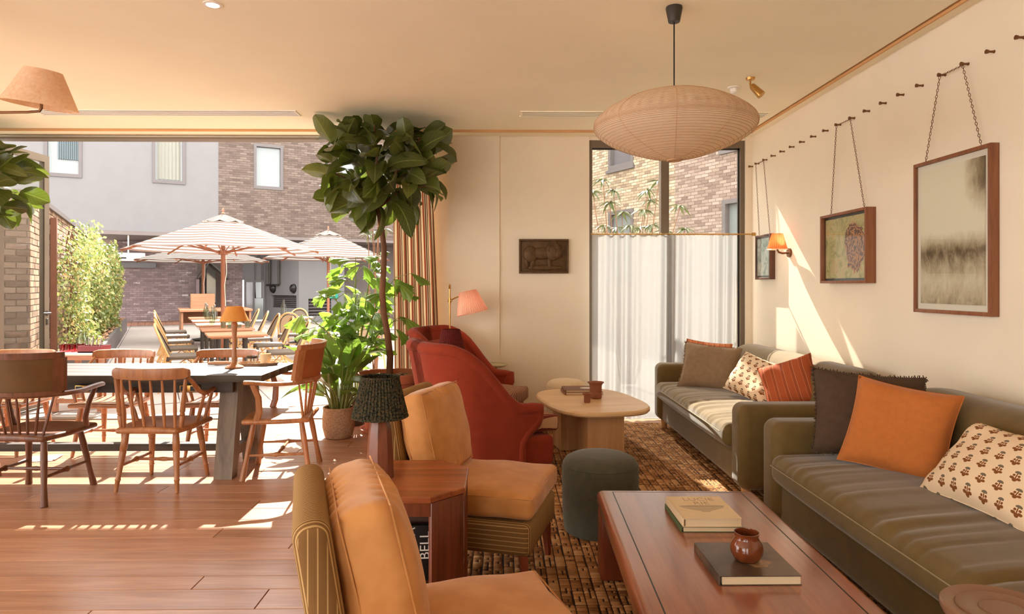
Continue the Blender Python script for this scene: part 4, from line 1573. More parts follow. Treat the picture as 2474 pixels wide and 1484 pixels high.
def ficus(label, loc, crown_c, crown_r, nleaf, seed, lean):
    g = random.Random(seed)
    t = thing('fiddle_leaf_fig', label, 'tree', loc, 0)
    top = Vector((lean[0], lean[1], lean[2]))
    pts = [Vector((0, 0, 0.45)).lerp(top, k / 8) + Vector((0.02 * math.sin(k * 1.3), 0.015 * math.cos(k), 0)) for k in range(9)]
    part('trunk', MB().tube(pts, [0.034 - 0.0012 * k for k in range(9)], 10), M['trunk'], t)
    cc = Vector(crown_c)
    for k in range(9):
        a = 2 * PI * k / 9 + g.uniform(-.3, .3)
        e = cc + Vector((math.cos(a) * crown_r[0] * 0.7, math.sin(a) * crown_r[1] * 0.7, g.uniform(-0.25, 0.35)))
        mid = top.lerp(e, 0.5) + Vector((0, 0, 0.06))
        part('branch', MB().tube([top - Vector((0, 0, 0.02)), mid, e], [0.016, 0.012, 0.007], 6), M['trunk'], t)
    ga = PI * (3 - math.sqrt(5))
    for i in range(nleaf):
        zz = 1 - 2 * (i + 0.5) / nleaf
        rr = math.sqrt(1 - zz * zz)
        a = ga * i + g.uniform(-.25, .25)
        n = Vector((rr * math.cos(a), rr * math.sin(a), zz))
        k = g.choice((0.45, 0.62, 0.72, 0.78))
        p = cc + Vector((n.x * crown_r[0] * k, n.y * crown_r[1] * k, n.z * crown_r[2] * k))
        d = n + Vector((g.uniform(-.8, .8), g.uniform(-.8, .8), g.uniform(-.35, 1.1)))
        o = link('leaf', FICUS[g.randrange(4)], t, p, orient(d, g.uniform(-1.3, 1.3)))
        s = g.uniform(0.65, 1.12)
        zlim = ZC - 0.02
        tip = loc[2] + p.z + max(0.25, d.normalized().z) * 0.33 * s
        if loc[2] + p.z > zlim - 0.05 or tip > zlim:
            d.z = min(d.z, 0.05)
            p.z = min(p.z, zlim - loc[2] - 0.14)
            o.location = p
            o.rotation_euler = orient(d, g.uniform(-.3, .3))
        o.scale = (s, s, s)
    return t


PX, PY = -1.10, 6.42
pt = thing('terracotta_pot', 'large terracotta pot holding the fig tree by striped curtain', 'pot', (PX, PY, 0))
part('pot_body', MB().lathe([(.001, .02), (.22, .02), (.225, .03), (.29, .47), (.315, .48), (.32, .50), (.32, .555), (.31, .562), (.285, .56), (.28, .5), (.001, .49)], 40), M['terracotta'], pt)
part('saucer', MB().lathe([(.001, 0), (.26, 0), (.28, .035), (.265, .035), (.25, .012), (.001, .012)], 40), M['terracotta'], pt)
part('soil', MB().lathe([(.001, .515), (.15, .522), (.282, .505)], 24), M['soil'], pt)
pebs = MB()
for k in range(120):
    a, r = random.uniform(0, 2 * PI), 0.27 * math.sqrt(random.random())
    s = random.uniform(.006, .013)
    pebs.soft((r * math.cos(a), r * math.sin(a), .522), (2 * s, 1.6 * s, 1.2 * s), s * .5, 1)
part('pebbles', pebs, M['stonepot'], pt, kind='stuff')
crown = ony(922, 395, 6.28)
ficus('standard fiddle leaf fig with a round crown beside the striped curtain', (PX, PY, 0.05), (crown.x - PX, crown.y - PY, crown.z - 0.08), (0.64, 0.52, 0.52), 165, 4, (-0.08, -0.08, 2.12))
pt2 = copy_thing(pt, (-5.12, 6.35, 0), 0, 'terracotta pot at the far left, beside the glass door leaf')
ficus('fiddle leaf fig whose leaves reach in at the top left corner', (-5.12, 6.35, 0.05), (0.0, -0.03, 2.33), (0.62, 0.52, 0.46), 110, 14, (0, 0, 2.05))

# speckled pot with broad-leaved plant
DX, DY = -1.515, 6.13
sp_ = thing('speckled_pot', 'speckled stone pot on the floor right of the dining table', 'pot', (DX, DY, 0))
part('pot_body', MB().lathe([(.001, 0), (.105, 0), (.125, .015), (.145, .10), (.147, .18), (.138, .25), (.142, .275), (.138, .285), (.125, .28), (.122, .24), (.001, .235)], 32), M['stonepot'], sp_)
part('soil', MB().lathe([(.001, .245), (.124, .243)], 20), M['soil'], sp_)
dp = thing('broad_leaf_plant', 'dumb cane plant with broad green leaves in speckled pot', 'plant', (DX, DY, 0.24))
DLEAF = [leaf_mesh('broad_leaf', 0.34, 0.16, M['dieff'], oval, dr, 0.3, 0.02, seed=20 + i) for i, dr in enumerate((0.25, 0.6, 0.05))]
g = random.Random(5)
for i in range(34):
    a = 2 * PI * i / 34 * 5 + g.uniform(-.3, .3)
    r0, h = g.uniform(0.01, 0.09), 0.12 + 0.36 * (i / 34) + g.uniform(-.04, .04)
    base = Vector((r0 * math.cos(a), r0 * math.sin(a), 0))
    out = g.uniform(0.05, 0.16)
    tip = Vector(((r0 + out) * math.cos(a), (r0 + out) * math.sin(a), h))
    part('leaf_stalk', MB().tube([base, base.lerp(tip, 0.5) + Vector((0, 0, 0.05)), tip], [0.011, 0.009, 0.005], 6), M['stemgreen'], dp)
    d = Vector((math.cos(a) * 0.7, math.sin(a) * 0.7, 0.25 + 0.9 * i / 34 + g.uniform(-.2, .3)))
    o = link('leaf', DLEAF[i % 3], dp, tip, orient(d, g.uniform(-.5, .5)))
    s = g.uniform(0.75, 1.1)
    o.scale = (s, s, s)

# fishtail palm behind it
QX, QY = -1.50, 6.72
pp = thing('grey_planter', 'dark round planter of the fishtail palm behind speckled pot', 'pot', (QX, QY, 0))
part('pot_body', MB().lathe([(.001, 0), (.13, 0), (.16, .26), (.165, .3), (.15, .3), (.14, .25), (.001, .25)], 28), M['alu_dark'], pp)
part('soil', MB().lathe([(.001, .262), (.145, .258)], 20), M['soil'], pp)
pa = thing('fishtail_palm', 'tall bright green fishtail palm in the open doorway', 'plant', (QX, QY, 0.26))
PLEAF = []
for i in range(3):
    gg = random.Random(40 + i)
    teeth = [gg.uniform(0.75, 1.08) for _ in range(9)]

    def fn(u, v, teeth=teeth, i=i):
        x = (u - 0.5) * 2
        tt = teeth[min(8, int(u * 8.99))] if v > 0.9 else 1.0
        L = 0.19 * (1 - 0.28 * abs(x) ** 2)
        w = 0.15 * (0.06 + 0.94 * v ** 0.8)
        return (x * w * 0.5, L * v * tt, -0.02 * v - 0.04 * v * v * (0.5 + i * .5) + 0.012 * math.cos(x * 9) * v)
    PLEAF.append(MB().grid(fn, 10, 5).mesh('fishtail_leaf', M['palm'], True, 180))
g = random.Random(8)
stems = [(-0.10, -0.03, 0.85, -0.34), (-0.04, 0.05, 1.10, -0.16), (0.02, -0.05, 1.42, 0.02), (0.06, 0.04, 1.44, 0.20), (0.1, -0.04, 1.22, 0.34), (0.02, 0.08, 1.0, 0.05), (-0.07, -0.08, 0.72, -0.20), (0.09, -0.08, 0.8, 0.34)]
for (bx, by, hgt, dx) in stems:
    by2 = by + g.uniform(-.22, .12)
    pts = [Vector((bx * .6, by * .6, 0)), Vector((bx, by, hgt * .45)), Vector((bx + dx * .45, (by + by2) / 2, hgt * .8)), Vector((bx + dx, by2, hgt))]
    part('stem', MB().tube(pts, [0.010, 0.009, 0.007, 0.003], 6), M['stemgreen'], pa)
    for k in range(18):
        f = 0.36 + 0.64 * k / 17
        q = f * 3
        i0 = min(2, int(q))
        p = pts[i0].lerp(pts[i0 + 1], q - i0)
        a = g.uniform(0, 2 * PI)
        e = p + Vector((math.cos(a) * g.uniform(.05, .19), math.sin(a) * g.uniform(.05, .14), g.uniform(-0.03, .08)))
        part('leaf_stalk', MB().tube([p, e], [0.0035, 0.002], 4), M['stemgreen'], pa)
        d = Vector((math.cos(a), math.sin(a), g.uniform(-0.7, 0.35)))
        o = link('leaf', PLEAF[g.randrange(3)], pa, e, orient(d, g.uniform(-.8, .8)))
        s = g.uniform(0.7, 1.25)
        o.scale = (s, s, s)


# shrubs in the yard
def rosette_shrub(name, label, loc, spots, base_z=0.0, L=0.24, n=11, W=0.045, seed=3):
    g = random.Random(seed)
    t = thing(name, label, 'shrub', loc)
    me_ = leaf_mesh('shrub_leaflet', L, W, M['shrubleaf'], lance, 0.9, 0.2, 0.0, 2, 6)
    vs = [v.co.copy() for v in me_.vertices]
    fs = [tuple(p.vertices) for p in me_.polygons]
    for p in spots:
        p = Vector(p) - Vector(loc)
        b = Vector((p.x * 0.15, p.y * 0.15, 0))
        part('stem', MB().tube([b, b.lerp(p, 0.5) + Vector((g.uniform(-.06, .06), 0, 0.1)), p], [0.012, 0.009, 0.005], 5), M['trunk'], t)
        mb = MB()
        for k in range(n):
            a = 2 * PI * k / n + g.uniform(-.2, .2)
            mb.M = Matrix.Translation(p) @ orient((math.cos(a), math.sin(a), g.uniform(-.1, .9)), g.uniform(-.4, .4)).to_matrix().to_4x4() @ Matrix.Scale(g.uniform(.75, 1.15), 4)
            mb.add(vs, fs)
        part('leaf_cluster', mb, M['shrubleaf'], t)
    return t


YS = 9.4
spots = [ony(x, y, YS + random.uniform(-.4, .4)) for x, y in ((1457, 437), (1482, 462), (1473, 492), (1565, 462), (1570, 487), (1555, 510), (1592, 440), (1503, 515), (1577, 545), (1522, 548), (1643, 500), (1655, 555), (1432, 465), (1460, 548), (1490, 552), (1546, 552), (1610, 560))]
rosette_shrub('leafy_shrub', 'leafy shrub with drooping leaf clusters outside the tall window', (1.75, YS, 0), spots, L=0.17, n=12, W=0.04)
YS2 = 9.6
spots = [ony(x, y, YS2 + random.uniform(-.3, .3)) for x, y in ((897, 496), (912, 515), (926, 530), (890, 570), (905, 565), (930, 555), (918, 490))]
rosette_shrub('slim_sapling', 'slim sapling with fine leaves behind the fig trunk', (-1.85, YS2, 0), spots, L=0.17, n=9, W=0.03, seed=6)

# ================================================================ LIVING SIDE
# ---- woven rug
RX0, RX1, RY0, RY1 = -0.62, 2.30, 0.9, 6.72
rug = thing('woven_rug', 'large brown and black basket-weave rug under the seating', 'rug', ((RX0 + RX1) / 2, (RY0 + RY1) / 2, 0))
hx_, hy_ = (RX1 - RX0) / 2, (RY1 - RY0) / 2
part('backing', MB().box((0, 0, 0.002), (2 * hx_, 2 * hy_, 0.004)), mat('rug backing', (52, 34, 24), 0.95, 0.2, 30), rug, smooth=False)
g = random.Random(12)
v, f, tint = [], [], []
cw, ch = 0.052, 0.0265        # strand size along x / y
nx, ny = int(2 * hx_ / cw), int(2 * hy_ / ch)
for j in range(ny):
    for i in range(nx):
        x0 = -hx_ + i * cw
        y0 = -hy_ + j * ch
        blk = (i // 3 + j // 5) % 2
        sh_ = (j // 5) % 2
        gapx = 0.008 if (i + sh_ * 2) % 4 == 3 else 0.003
        gapy = 0.008 if j % 5 == 4 else 0.002
        split = g.random() < 0.35
        segs = ((x0, x0 + cw * .45), (x0 + cw * .55, x0 + cw - gapx)) if split else ((x0, x0 + cw - gapx),)
        zt = 0.0095 + g.uniform(-.002, .002)
        y1 = y0 + ch - gapy
        for (a, b) in segs:
            o = len(v)
            m = 0.005
            v += [(a, y0, .003), (b, y0, .003), (b, y1, .003), (a, y1, .003),
                  (a + m, y0 + m, zt), (b - m, y0 + m, zt), (b - m, y1 - m, zt), (a + m, y1 - m, zt)]
            f += [(o + 4, o + 5, o + 6, o + 7), (o, o + 1, o + 5, o + 4), (o + 1, o + 2, o + 6, o + 5), (o + 2, o + 3, o + 7, o + 6), (o + 3, o, o + 4, o + 7)]
            tint += [min(1, max(0, 0.35 + 0.3 * blk + g.uniform(-.3, .3)))] * 5
me = bpy.data.meshes.new('weave')
me.from_pydata(v, [], f)
me.attributes.new('tint', 'FLOAT', 'FACE').data.foreach_set('value', tint)
me.polygons.foreach_set('use_smooth', [True] * len(me.polygons))
t_ = NT('jute strands')
at = t_.n('ShaderNodeAttribute', attribute_name='tint')
n_ = t_.noise(t_.coord('Object', (40, 160, 40)), 1.0, 3)
t_.base(t_.ramp(t_.math('ADD', at.outputs['Fac'], t_.math('MULTIPLY', t_.math('SUBTRACT', n_, 0.5), 0.5)), [(0, lin((120, 80, 48))), (0.5, lin((172, 122, 78))), (1, lin((200, 156, 108)))]), 0.95, 0, 0.1)
t_.bump(n_, 0.6, 0.004)
me.materials.append(t_.m)
o = link('weave', me, rug)
o['kind'] = 'stuff'


# ---- sofas
def sofa(label, y0, seed):
    """faces -x; y0 = near end. local: x from front, y along"""
    L = 2.42
    t = thing('sofa', label, 'sofa', (1.50, y0 + L / 2, 0), 0, 'olive velvet sofas along the right wall')
    hl = L / 2
    g = random.Random(seed)
    part('base', MB().soft((0.47, 0, 0.185), (0.86, L - 0.30, 0.24), 0.05, 3, (1, 4, 1)), M['sofa'], t)

    def seatfn(x, y, z):
        e = max(0, 1 - (y / (hl - 0.2)) ** 4)
        k = max(0, 1 - ((x + 0.02) / 0.40) ** 4)
        puff = 0.022 * e * k
        wr = 0.0
        if z > 0:
            for (cy_, wd, am) in wrk:
                wr += am * math.exp(-((y - cy_ - 0.10 * (x + 0.4) ** 2 * 3) / wd) ** 2) * max(0, (0.35 - x)) / 0.7
        return (x - (0.015 * e if x < 0 else 0), y, z + (puff + wr if z > 0 else -0.0))
    wrk = [(g.uniform(-hl + .2, hl - .2), g.uniform(0.012, 0.03), g.choice((-1, 1)) * g.uniform(0.004, 0.009)) for _ in range(46)]
    part('seat_cushion', MB().soft((0.42, 0, 0.385), (0.90, L - 0.40, 0.155), 0.055, 4, (10, 130, 1), seatfn), M['sofa'], t)
    fr = [(0.42 - 0.45 - 0.0165, yy, 0.412) for yy in np.linspace(-hl + 0.26, hl - 0.26, 30)]
    part('piping', MB().tube(fr, 0.003, 5), M['piping'], t)

    def backfn(x, y, z):
        top = max(0.0, z / 0.26)
        return (x + 0.05 * top + 0.008 * math.sin(y * 5 + seed), y, z - 0.035 * max(0, abs(y) / hl - 0.80) / 0.20 * max(0, z) / 0.2)
    part('backrest', MB().soft((0.84, 0, 0.56), (0.30, L - 0.14, 0.54), 0.13, 6, (0, 20, 2), backfn), M['sofa'], t)
    for s in (-1, 1):
        part('arm', MB().soft((0.43, s * (hl - 0.105), 0.355), (0.86, 0.21, 0.55), 0.065, 5, (3, 0, 2)), M['sofa'], t)
        for x in (0.08, 0.84):
            part('leg', MB().cyl((x, s * (hl - 0.12), 0.0), (x, s * (hl - 0.12), 0.09), 0.025, 0.035), M['palewood_z'], t)
    for s in (-0.6, 0.0, 0.6):
        part('tuft_button', MB().lathe([(.001, .008), (.012, .006), (.014, 0)], 10), M['sofa'], t).matrix_local = Matrix.Translation((0.71, s, 0.66)) @ Matrix.Rotation(-PI / 2, 4, 'Y')
    return t


sofa('olive velvet sofa near the tall window', 4.16, 1)
sofa('olive velvet sofa in the right foreground', 1.42, 2)


# ---- cushions
def pillow(name, label, m, loc, face, tilt, roll, w, h, th=0.16, fringe=None, seed=0, group='cushions on the sofas', cat='cushion'):
    """face = degrees, 0 looks towards -y and -90 towards -x"""
    g = random.Random(seed)
    ph = [g.uniform(0, 6) for _ in range(4)]

    def surf(sgn):
        def fn(u, v):
            a, b = 2 * u - 1, 2 * v - 1
            x = a * w / 2 * (1 - 0.075 * (1 - b * b) * abs(a) ** 2)
            z = b * h / 2 * (1 - 0.075 * (1 - a * a) * abs(b) ** 2)
            p = max(0, (1 - a ** 4) * (1 - b ** 4)) ** 0.55
            y = sgn * th / 2 * p * (1 + 0.10 * math.sin(3 * a + ph[0]) * math.cos(2.4 * b + ph[1]))
            y += 0.006 * math.sin(9 * a * b + ph[2]) * p
            return (x, y, z)
        return fn
    mb = MB()
    mb.grid(surf(-1), 26, 22)
    mb.grid(surf(1), 26, 22)
    t = thing(name, label, cat, (0, 0, 0), 0, group)
    part('cover', mb, m, t)
    if fringe:
        fr = MB()
        for k in range(220):
            q = k / 220 * 4
            e, u = int(q), q - int(q)
            a, b = ((2 * u - 1, -1), (1, 2 * u - 1), (1 - 2 * u, 1), (-1, 1 - 2 * u))[e]
            x = a * w / 2 * (1 - 0.075 * (1 - b * b))
            z = b * h / 2 * (1 - 0.075 * (1 - a * a))
            n = Vector((a if abs(a) >= abs(b) else 0, 0, b if abs(b) > abs(a) else 0)).normalized()
            p = Vector((x, 0, z))
            fr.tube([p, p + n * 0.008 + Vector((g.uniform(-.006, .006), g.uniform(-.006, .006), g.uniform(-.006, .006)))], [0.004, 0.0025], 4)
        part('fringe', fr, fringe, t, kind='stuff')
    else:
        ed = []
        for k in range(80):
            q = k / 80 * 4
            e, u = int(q), q - int(q)
            a, b = ((2 * u - 1, -1), (1, 2 * u - 1), (1 - 2 * u, 1), (-1, 1 - 2 * u))[e]
            ed.append((a * w / 2 * (1 - 0.075 * (1 - b * b)), 0, b * h / 2 * (1 - 0.075 * (1 - a * a))))
        part('seam', MB().tube(ed, 0.003, 5, closed=True), m, t)
    t.matrix_world = Matrix.Translation(loc) @ Matrix.Rotation(R(face), 4, 'Z') @ Matrix.Rotation(R(-tilt), 4, 'X') @ Matrix.Rotation(R(roll), 4, 'Y')
    return t


def print_mat(name):
    """cream cloth block-printed with small flowers, drawn from shapes in the cushion's own plane"""
    t = NT(name)
    tc = t.n('ShaderNodeTexCoord')
    sp = t.n('ShaderNodeSeparateXYZ')
    t.l(tc.outputs['Object'], sp.inputs[0])
    S = 0.075
    zz = t.math('DIVIDE', sp.outputs[2], S * 0.8)
    row = t.math('FLOOR', zz)
    off = t.math('MULTIPLY', t.math('FRACT', t.math('MULTIPLY', row, 0.5)), 1.0)
    xx = t.math('ADD', t.math('DIVIDE', sp.outputs[0], S), off)
    fx = t.math('SUBTRACT', t.math('FRACT', xx), 0.5)
    fz = t.math('SUBTRACT', t.math('FRACT', zz), 0.5)
    ax = t.math('ABSOLUTE', fx)

    def disc(cx, cz, rx, rz):
        a = t.math('DIVIDE', t.math('SUBTRACT', ax, cx), rx)
        b = t.math('DIVIDE', t.math('SUBTRACT', fz, cz), rz)
        return t.math('LESS_THAN', t.math('ADD', t.math('MULTIPLY', a, a), t.math('MULTIPLY', b, b)), 1.0)
    head = t.math('MULTIPLY', disc(0.0, 0.24, 0.17, 0.13), t.math('GREATER_THAN', fz, 0.19))
    stem = disc(0.0, 0.0, 0.035, 0.25)
    leaf = t.math('MAXIMUM', disc(0.13, 0.04, 0.07, 0.08), disc(0.17, -0.15, 0.12, 0.09))
    foot = disc(0.0, -0.25, 0.12, 0.12)
    brown = t.math('MAXIMUM', stem, t.math('MAXIMUM', leaf, foot))
    cloth = lin((224, 198, 164))
    c1 = t.mix(brown, cloth, lin((124, 74, 38)))
    c2 = t.mix(head, c1, lin((112, 98, 80)))
    t.base(c2, 0.85, 0, 0.15)
    t.bump(t.noise(t.coord('Object'), 350, 2), 0.1, 0.002)
    return t.m


M['blockprint'] = print_mat('block printed linen')
M['linen'] = mat('brown linen', (138, 112, 84), 0.9, 0.1, 30, bump=0.25, bs=300)
M['linen_dark'] = mat('dark brown linen', (74, 54, 38), 0.9, 0.12, 30, bump=0.25, bs=300)
M['orange'] = mat('burnt orange wool', (180, 103, 42), 0.85, 0.06, 40, bump=0.2, bs=400, sheen=0.2)
M['rust_stripe'] = stripes_uv('rust striped cotton', [(0, (166, 82, 46)), (0.55, (186, 100, 58)), (0.62, (150, 74, 44)), (0.9, (206, 140, 92)), (0.94, (160, 78, 44))], 0.07, 0.85, 0, 'Object', bump=0.1)
M['peach_stripe'] = stripes_uv('peach striped cotton', [(0, (198, 122, 80)), (0.6, (214, 146, 100)), (0.7, (186, 104, 64))], 0.05, 0.85, 0, 'Object', bump=0.1)
# far sofa
pillow('throw_cushion', 'peach striped cushion tucked behind the brown one on far sofa', M['peach_stripe'], (1.93, 6.22, 0.665), -14, 14, 6, 0.42, 0.40, 0.13, seed=1)
pillow('throw_cushion', 'brown linen fringed cushion against far arm of the far sofa', M['linen'], (1.86, 5.93, 0.65), -22, 26, 6, 0.50, 0.44, 0.16, M['linen'], seed=2)
pillow('throw_cushion', 'block-printed cushion on the far sofa', M['blockprint'], (2.02, 5.28, 0.645), -62, 32, 12, 0.48, 0.36, 0.15, seed=3)
pillow('throw_cushion', 'rust striped cushion beside near arm of the far sofa', M['rust_stripe'], (2.12, 4.86, 0.66), -40, 24, -22, 0.40, 0.38, 0.17, seed=4)
# near sofa
pillow('throw_cushion', 'dark brown fringed cushion against arm of the near sofa', M['linen_dark'], (1.95, 3.50, 0.70), -14, 20, 4, 0.56, 0.46, 0.15, M['linen_dark'], seed=5)
pillow('throw_cushion', 'burnt orange cushion on the near sofa', M['orange'], (1.97, 3.27, 0.675), -40, 24, 8, 0.47, 0.46, 0.15, seed=6)
pillow('throw_cushion', 'block-printed oblong cushion at right edge of the near sofa', M['blockprint'], (2.03, 2.66, 0.625), -86, 44, 0, 0.60, 0.40, 0.17, seed=7)

# ---- front coffee table
CTX, CTY = 0.815, 2.30
ct = thing('coffee_table', 'low reddish mahogany coffee table with black inlay lines in the foreground', 'table', (CTX, CTY, 0), R(-1.8))
W2, L2 = 0.385, 0.95
bm_ = MB().soft((0, 0, 0.345), (2 * W2, 2 * L2, 0.08), 0.03, 4)
part('tabletop', bm_, M['mahogany'], ct)
for s in (-1, 1):
    part('inlay', MB().box((s * (W2 - 0.075), 0, 0.3848), (0.005, 2 * L2 - 0.09, 0.0012)), M['black'], ct, smooth=False)
    part('inlay', MB().box((0, s * (L2 - 0.045), 0.3848), (2 * W2 - 0.15, 0.004, 0.0012)), M['black'], ct, smooth=False)
    part('side_rail', MB().soft((s * (W2 - 0.045), 0, 0.29), (0.03, 2 * L2 - 0.3, 0.05), 0.004, 1), M['mahogany'], ct)
    for q in (-1, 1):
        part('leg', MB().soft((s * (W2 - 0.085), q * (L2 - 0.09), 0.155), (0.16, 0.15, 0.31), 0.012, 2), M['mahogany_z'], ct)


def book(label, loc, rz, w, d, th, cover, pages=(226, 204, 168), text=None, tmat=None, group='books'):
    t = thing('book', label, 'book', loc, rz, group)
    c = 0.0025
    part('page_block', MB().box((0.004, 0, th / 2), (w - 0.012, d - 0.008, th - 2 * c)), mat('pages', pages, 0.9, 0.05, 3, (1, 1, 300), bump=0.2, bs=1), t, smooth=False)
    cv = MB().box((0, 0, c / 2), (w, d, c)).box((0, 0, th - c / 2), (w, d, c))
    part('cover', cv, cover, t, smooth=False)
    part('spine', MB().soft((-w / 2 + 0.001, 0, th / 2), (0.006, d, th), 0.0025, 2), cover, t)
    part('hinge_groove', MB().box((-w / 2 + 0.012, 0, th + 0.0002), (0.003, d, 0.0006)), cover, t, smooth=False)
    return t


def lettering(txt, parent, loc, rot, size, m, name='lettering'):
    cu = bpy.data.curves.new(name, 'FONT')
    cu.body = txt
    cu.size = size
    cu.align_x = 'CENTER'
    cu.align_y = 'CENTER'
    cu.extrude = 0.0003
    cu.materials.append(m)
    tmp = bpy.data.objects.new(name, cu)
    COL.objects.link(tmp)
    me = bpy.data.meshes.new_from_object(tmp.evaluated_get(bpy.context.evaluated_depsgraph_get()))
    bpy.data.objects.remove(tmp)
    o = link(name, me)
    o.parent = parent
    o.location = loc
    o.rotation_euler = rot
    return o


TT = 0.385
gcov = mat('green cloth cover', (84, 96, 62), 0.8, 0.05, 20)
ccov = mat('cream cover', (220, 196, 158), 0.6, 0.03, 10)
gtxt = mat('pale grey ink', (178, 154, 122), 0.7, 0.02)
book('green book at the bottom of the pair on the front coffee table', (0.853, 2.825, TT), R(-1), 0.25, 0.29, 0.022, gcov)
bk = book('cream art book with a bowl on its cover, on the green book', (0.853, 2.822, TT + 0.022), R(0), 0.24, 0.285, 0.034, ccov)
lettering('LUCIE', bk, (0.01, 0.10, 0.0342), (0, 0, 0), 0.052, gtxt)
lettering('RIE', bk, (0.01, 0.048, 0.0342), (0, 0, 0), 0.052, gtxt)
bw = MB()
pr = [(-0.098 + 0.196 * k / 24, 0.012) for k in range(25)] + [(0.085, -0.01), (0.05, -0.035), (0.022, -0.05), (0.016, -0.062), (-0.016, -0.062), (-0.022, -0.05), (-0.05, -0.035), (-0.085, -0.01)]
bw.prism(pr[::-1], 0.0341, 0.0344)
part('bowl_picture', bw, mat('bowl print', (186, 166, 136), 0.7, 0.08, 30), bk, 'printed grey bowl')
part('bowl_picture', MB().prism([(-0.098, 0.008), (0.098, 0.008), (0.085, 0.015), (0, 0.019), (-0.085, 0.015)], 0.0344, 0.0346), mat('bowl print rim', (160, 138, 110), 0.7, 0.05), bk)
dcov = mat('dark painted cover', (58, 44, 36), 0.3, 0.3, 9, col2=(104, 84, 66))
bk2 = book('dark glossy art book under the brown pot on the front coffee table', (0.862, 2.348, TT), R(0), 0.276, 0.29, 0.032, dcov)
part('flower_picture', MB().prism([(0.03 + 0.045 * math.cos(a) * (1 + .3 * math.sin(3 * a)), -0.045 + 0.035 * math.sin(a)) for a in np.linspace(0, 2 * PI, 20)[:-1]], 0.0322, 0.0325), mat('pale flower print', (150, 116, 82), 0.4, 0.35, 40), bk2)
vs_ = thing('brown_pot', 'small glossy brown ceramic pot on the dark book', 'pot', (0.862, 2.33, TT + 0.0325))
part('pot_wall', MB().lathe([(.001, 0), (.034, 0), (.044, .008), (.055, .03), (.0565, .045), (.052, .062), (.043, .076), (.04, .083), (.0415, .092), (.044, .1), (.0405, .1), (.037, .083), (.05, .055), (.05, .03), (.03, .01), (.001, .009)], 40), mat('brown glaze', (112, 54, 26), 0.12, 0.2, 20, spec=0.7), vs_)

# ---- far oval coffee table
OT = thing('oval_table', 'pale oval coffee table with block legs beyond the green pouf', 'table', (0.72, 5.46, 0), R(12))
ovp = []
for k in range(64):
    a = 2 * PI * k / 64
    c, s = math.cos(a), math.sin(a)
    e = 3.0
    ovp.append((0.40 * math.copysign(abs(c) ** (2 / e), c), 0.58 * math.copysign(abs(s) ** (2 / e), s)))
part('tabletop', MB().prism(ovp, 0.41, 0.45, 0.012), M['palewood'], OT)
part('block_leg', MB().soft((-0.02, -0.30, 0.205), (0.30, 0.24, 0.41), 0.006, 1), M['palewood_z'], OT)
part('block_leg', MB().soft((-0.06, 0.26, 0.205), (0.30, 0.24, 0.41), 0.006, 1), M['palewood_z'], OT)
book('flat grey-brown book on the oval table', (0.69, 5.80, 0.45), R(4), 0.33, 0.25, 0.022, mat('taupe cover', (138, 96, 74), 0.6, 0.05))
bk3 = book('brown art book with a pale oval, on the taupe book', (0.685, 5.80, 0.472), R(2), 0.31, 0.24, 0.018, mat('brown cover', (120, 80, 58), 0.6, 0.05))
part('oval_picture', MB().prism([(0.05 + 0.06 * math.cos(a), 0.035 * math.sin(a)) for a in np.linspace(0, 2 * PI, 24)[:-1]], 0.018, 0.0184), M['white'], bk3)
tc_ = thing('flared_vase', 'tall flared terracotta vase on the oval table', 'vase', (0.772, 5.50, 0.45))
tcm = mat('matt terracotta', (140, 84, 58), 0.7, 0.08, 30)
part('vase_wall', MB().lathe([(.001, 0), (.045, 0), (.05, .01), (.05, .05), (.047, .056), (.05, .062), (.05, .105), (.055, .12), (.068, .13), (.07, .136), (.055, .13), (.04, .11), (.04, .01), (.001, .01)], 32), tcm, tc_)
tc2 = thing('flared_cup', 'small flared terracotta cup in front of the tall vase', 'cup', (0.675, 5.30, 0.45))
part('cup_wall', MB().lathe([(.001, 0), (.022, 0), (.026, .008), (.026, .06), (.038, .07), (.04, .074), (.03, .07), (.02, .06), (.02, .01), (.001, .01)], 28), tcm, tc2)


# ---- poufs
def pouf(name, label, loc, r, h, m, seam):
    t = thing(name, label, 'pouf', loc)
    prof = [(.001, h), (r * .5, h * 0.995), (r * .75, h * .975), (r * .9, h * .935), (r * .975, h * .88), (r, h * .80), (r, h * .5), (r * .985, h * .2), (r * .95, h * .04), (r * .93, 0), (.001, 0)]
    part('body', MB().lathe(prof[::-1], 40), m, t)
    part('seam', MB().tube([(r * .98 * math.cos(a), r * .98 * math.sin(a), h * .865) for a in np.linspace(0, 2 * PI, 48)[:-1]], 0.003, 5, closed=True), seam, t)
    return t


pouf('round_pouf', 'dark green round wool pouf beside the front coffee table', (0.556, 3.78, 0.0), 0.218, 0.43, M['green_felt'], M['green_felt'])
pouf('round_pouf', 'cream round pouf behind the oval table by the wall', (0.62, 6.50, 0.0), 0.195, 0.47, M['cream_felt'], M['cream_felt'])

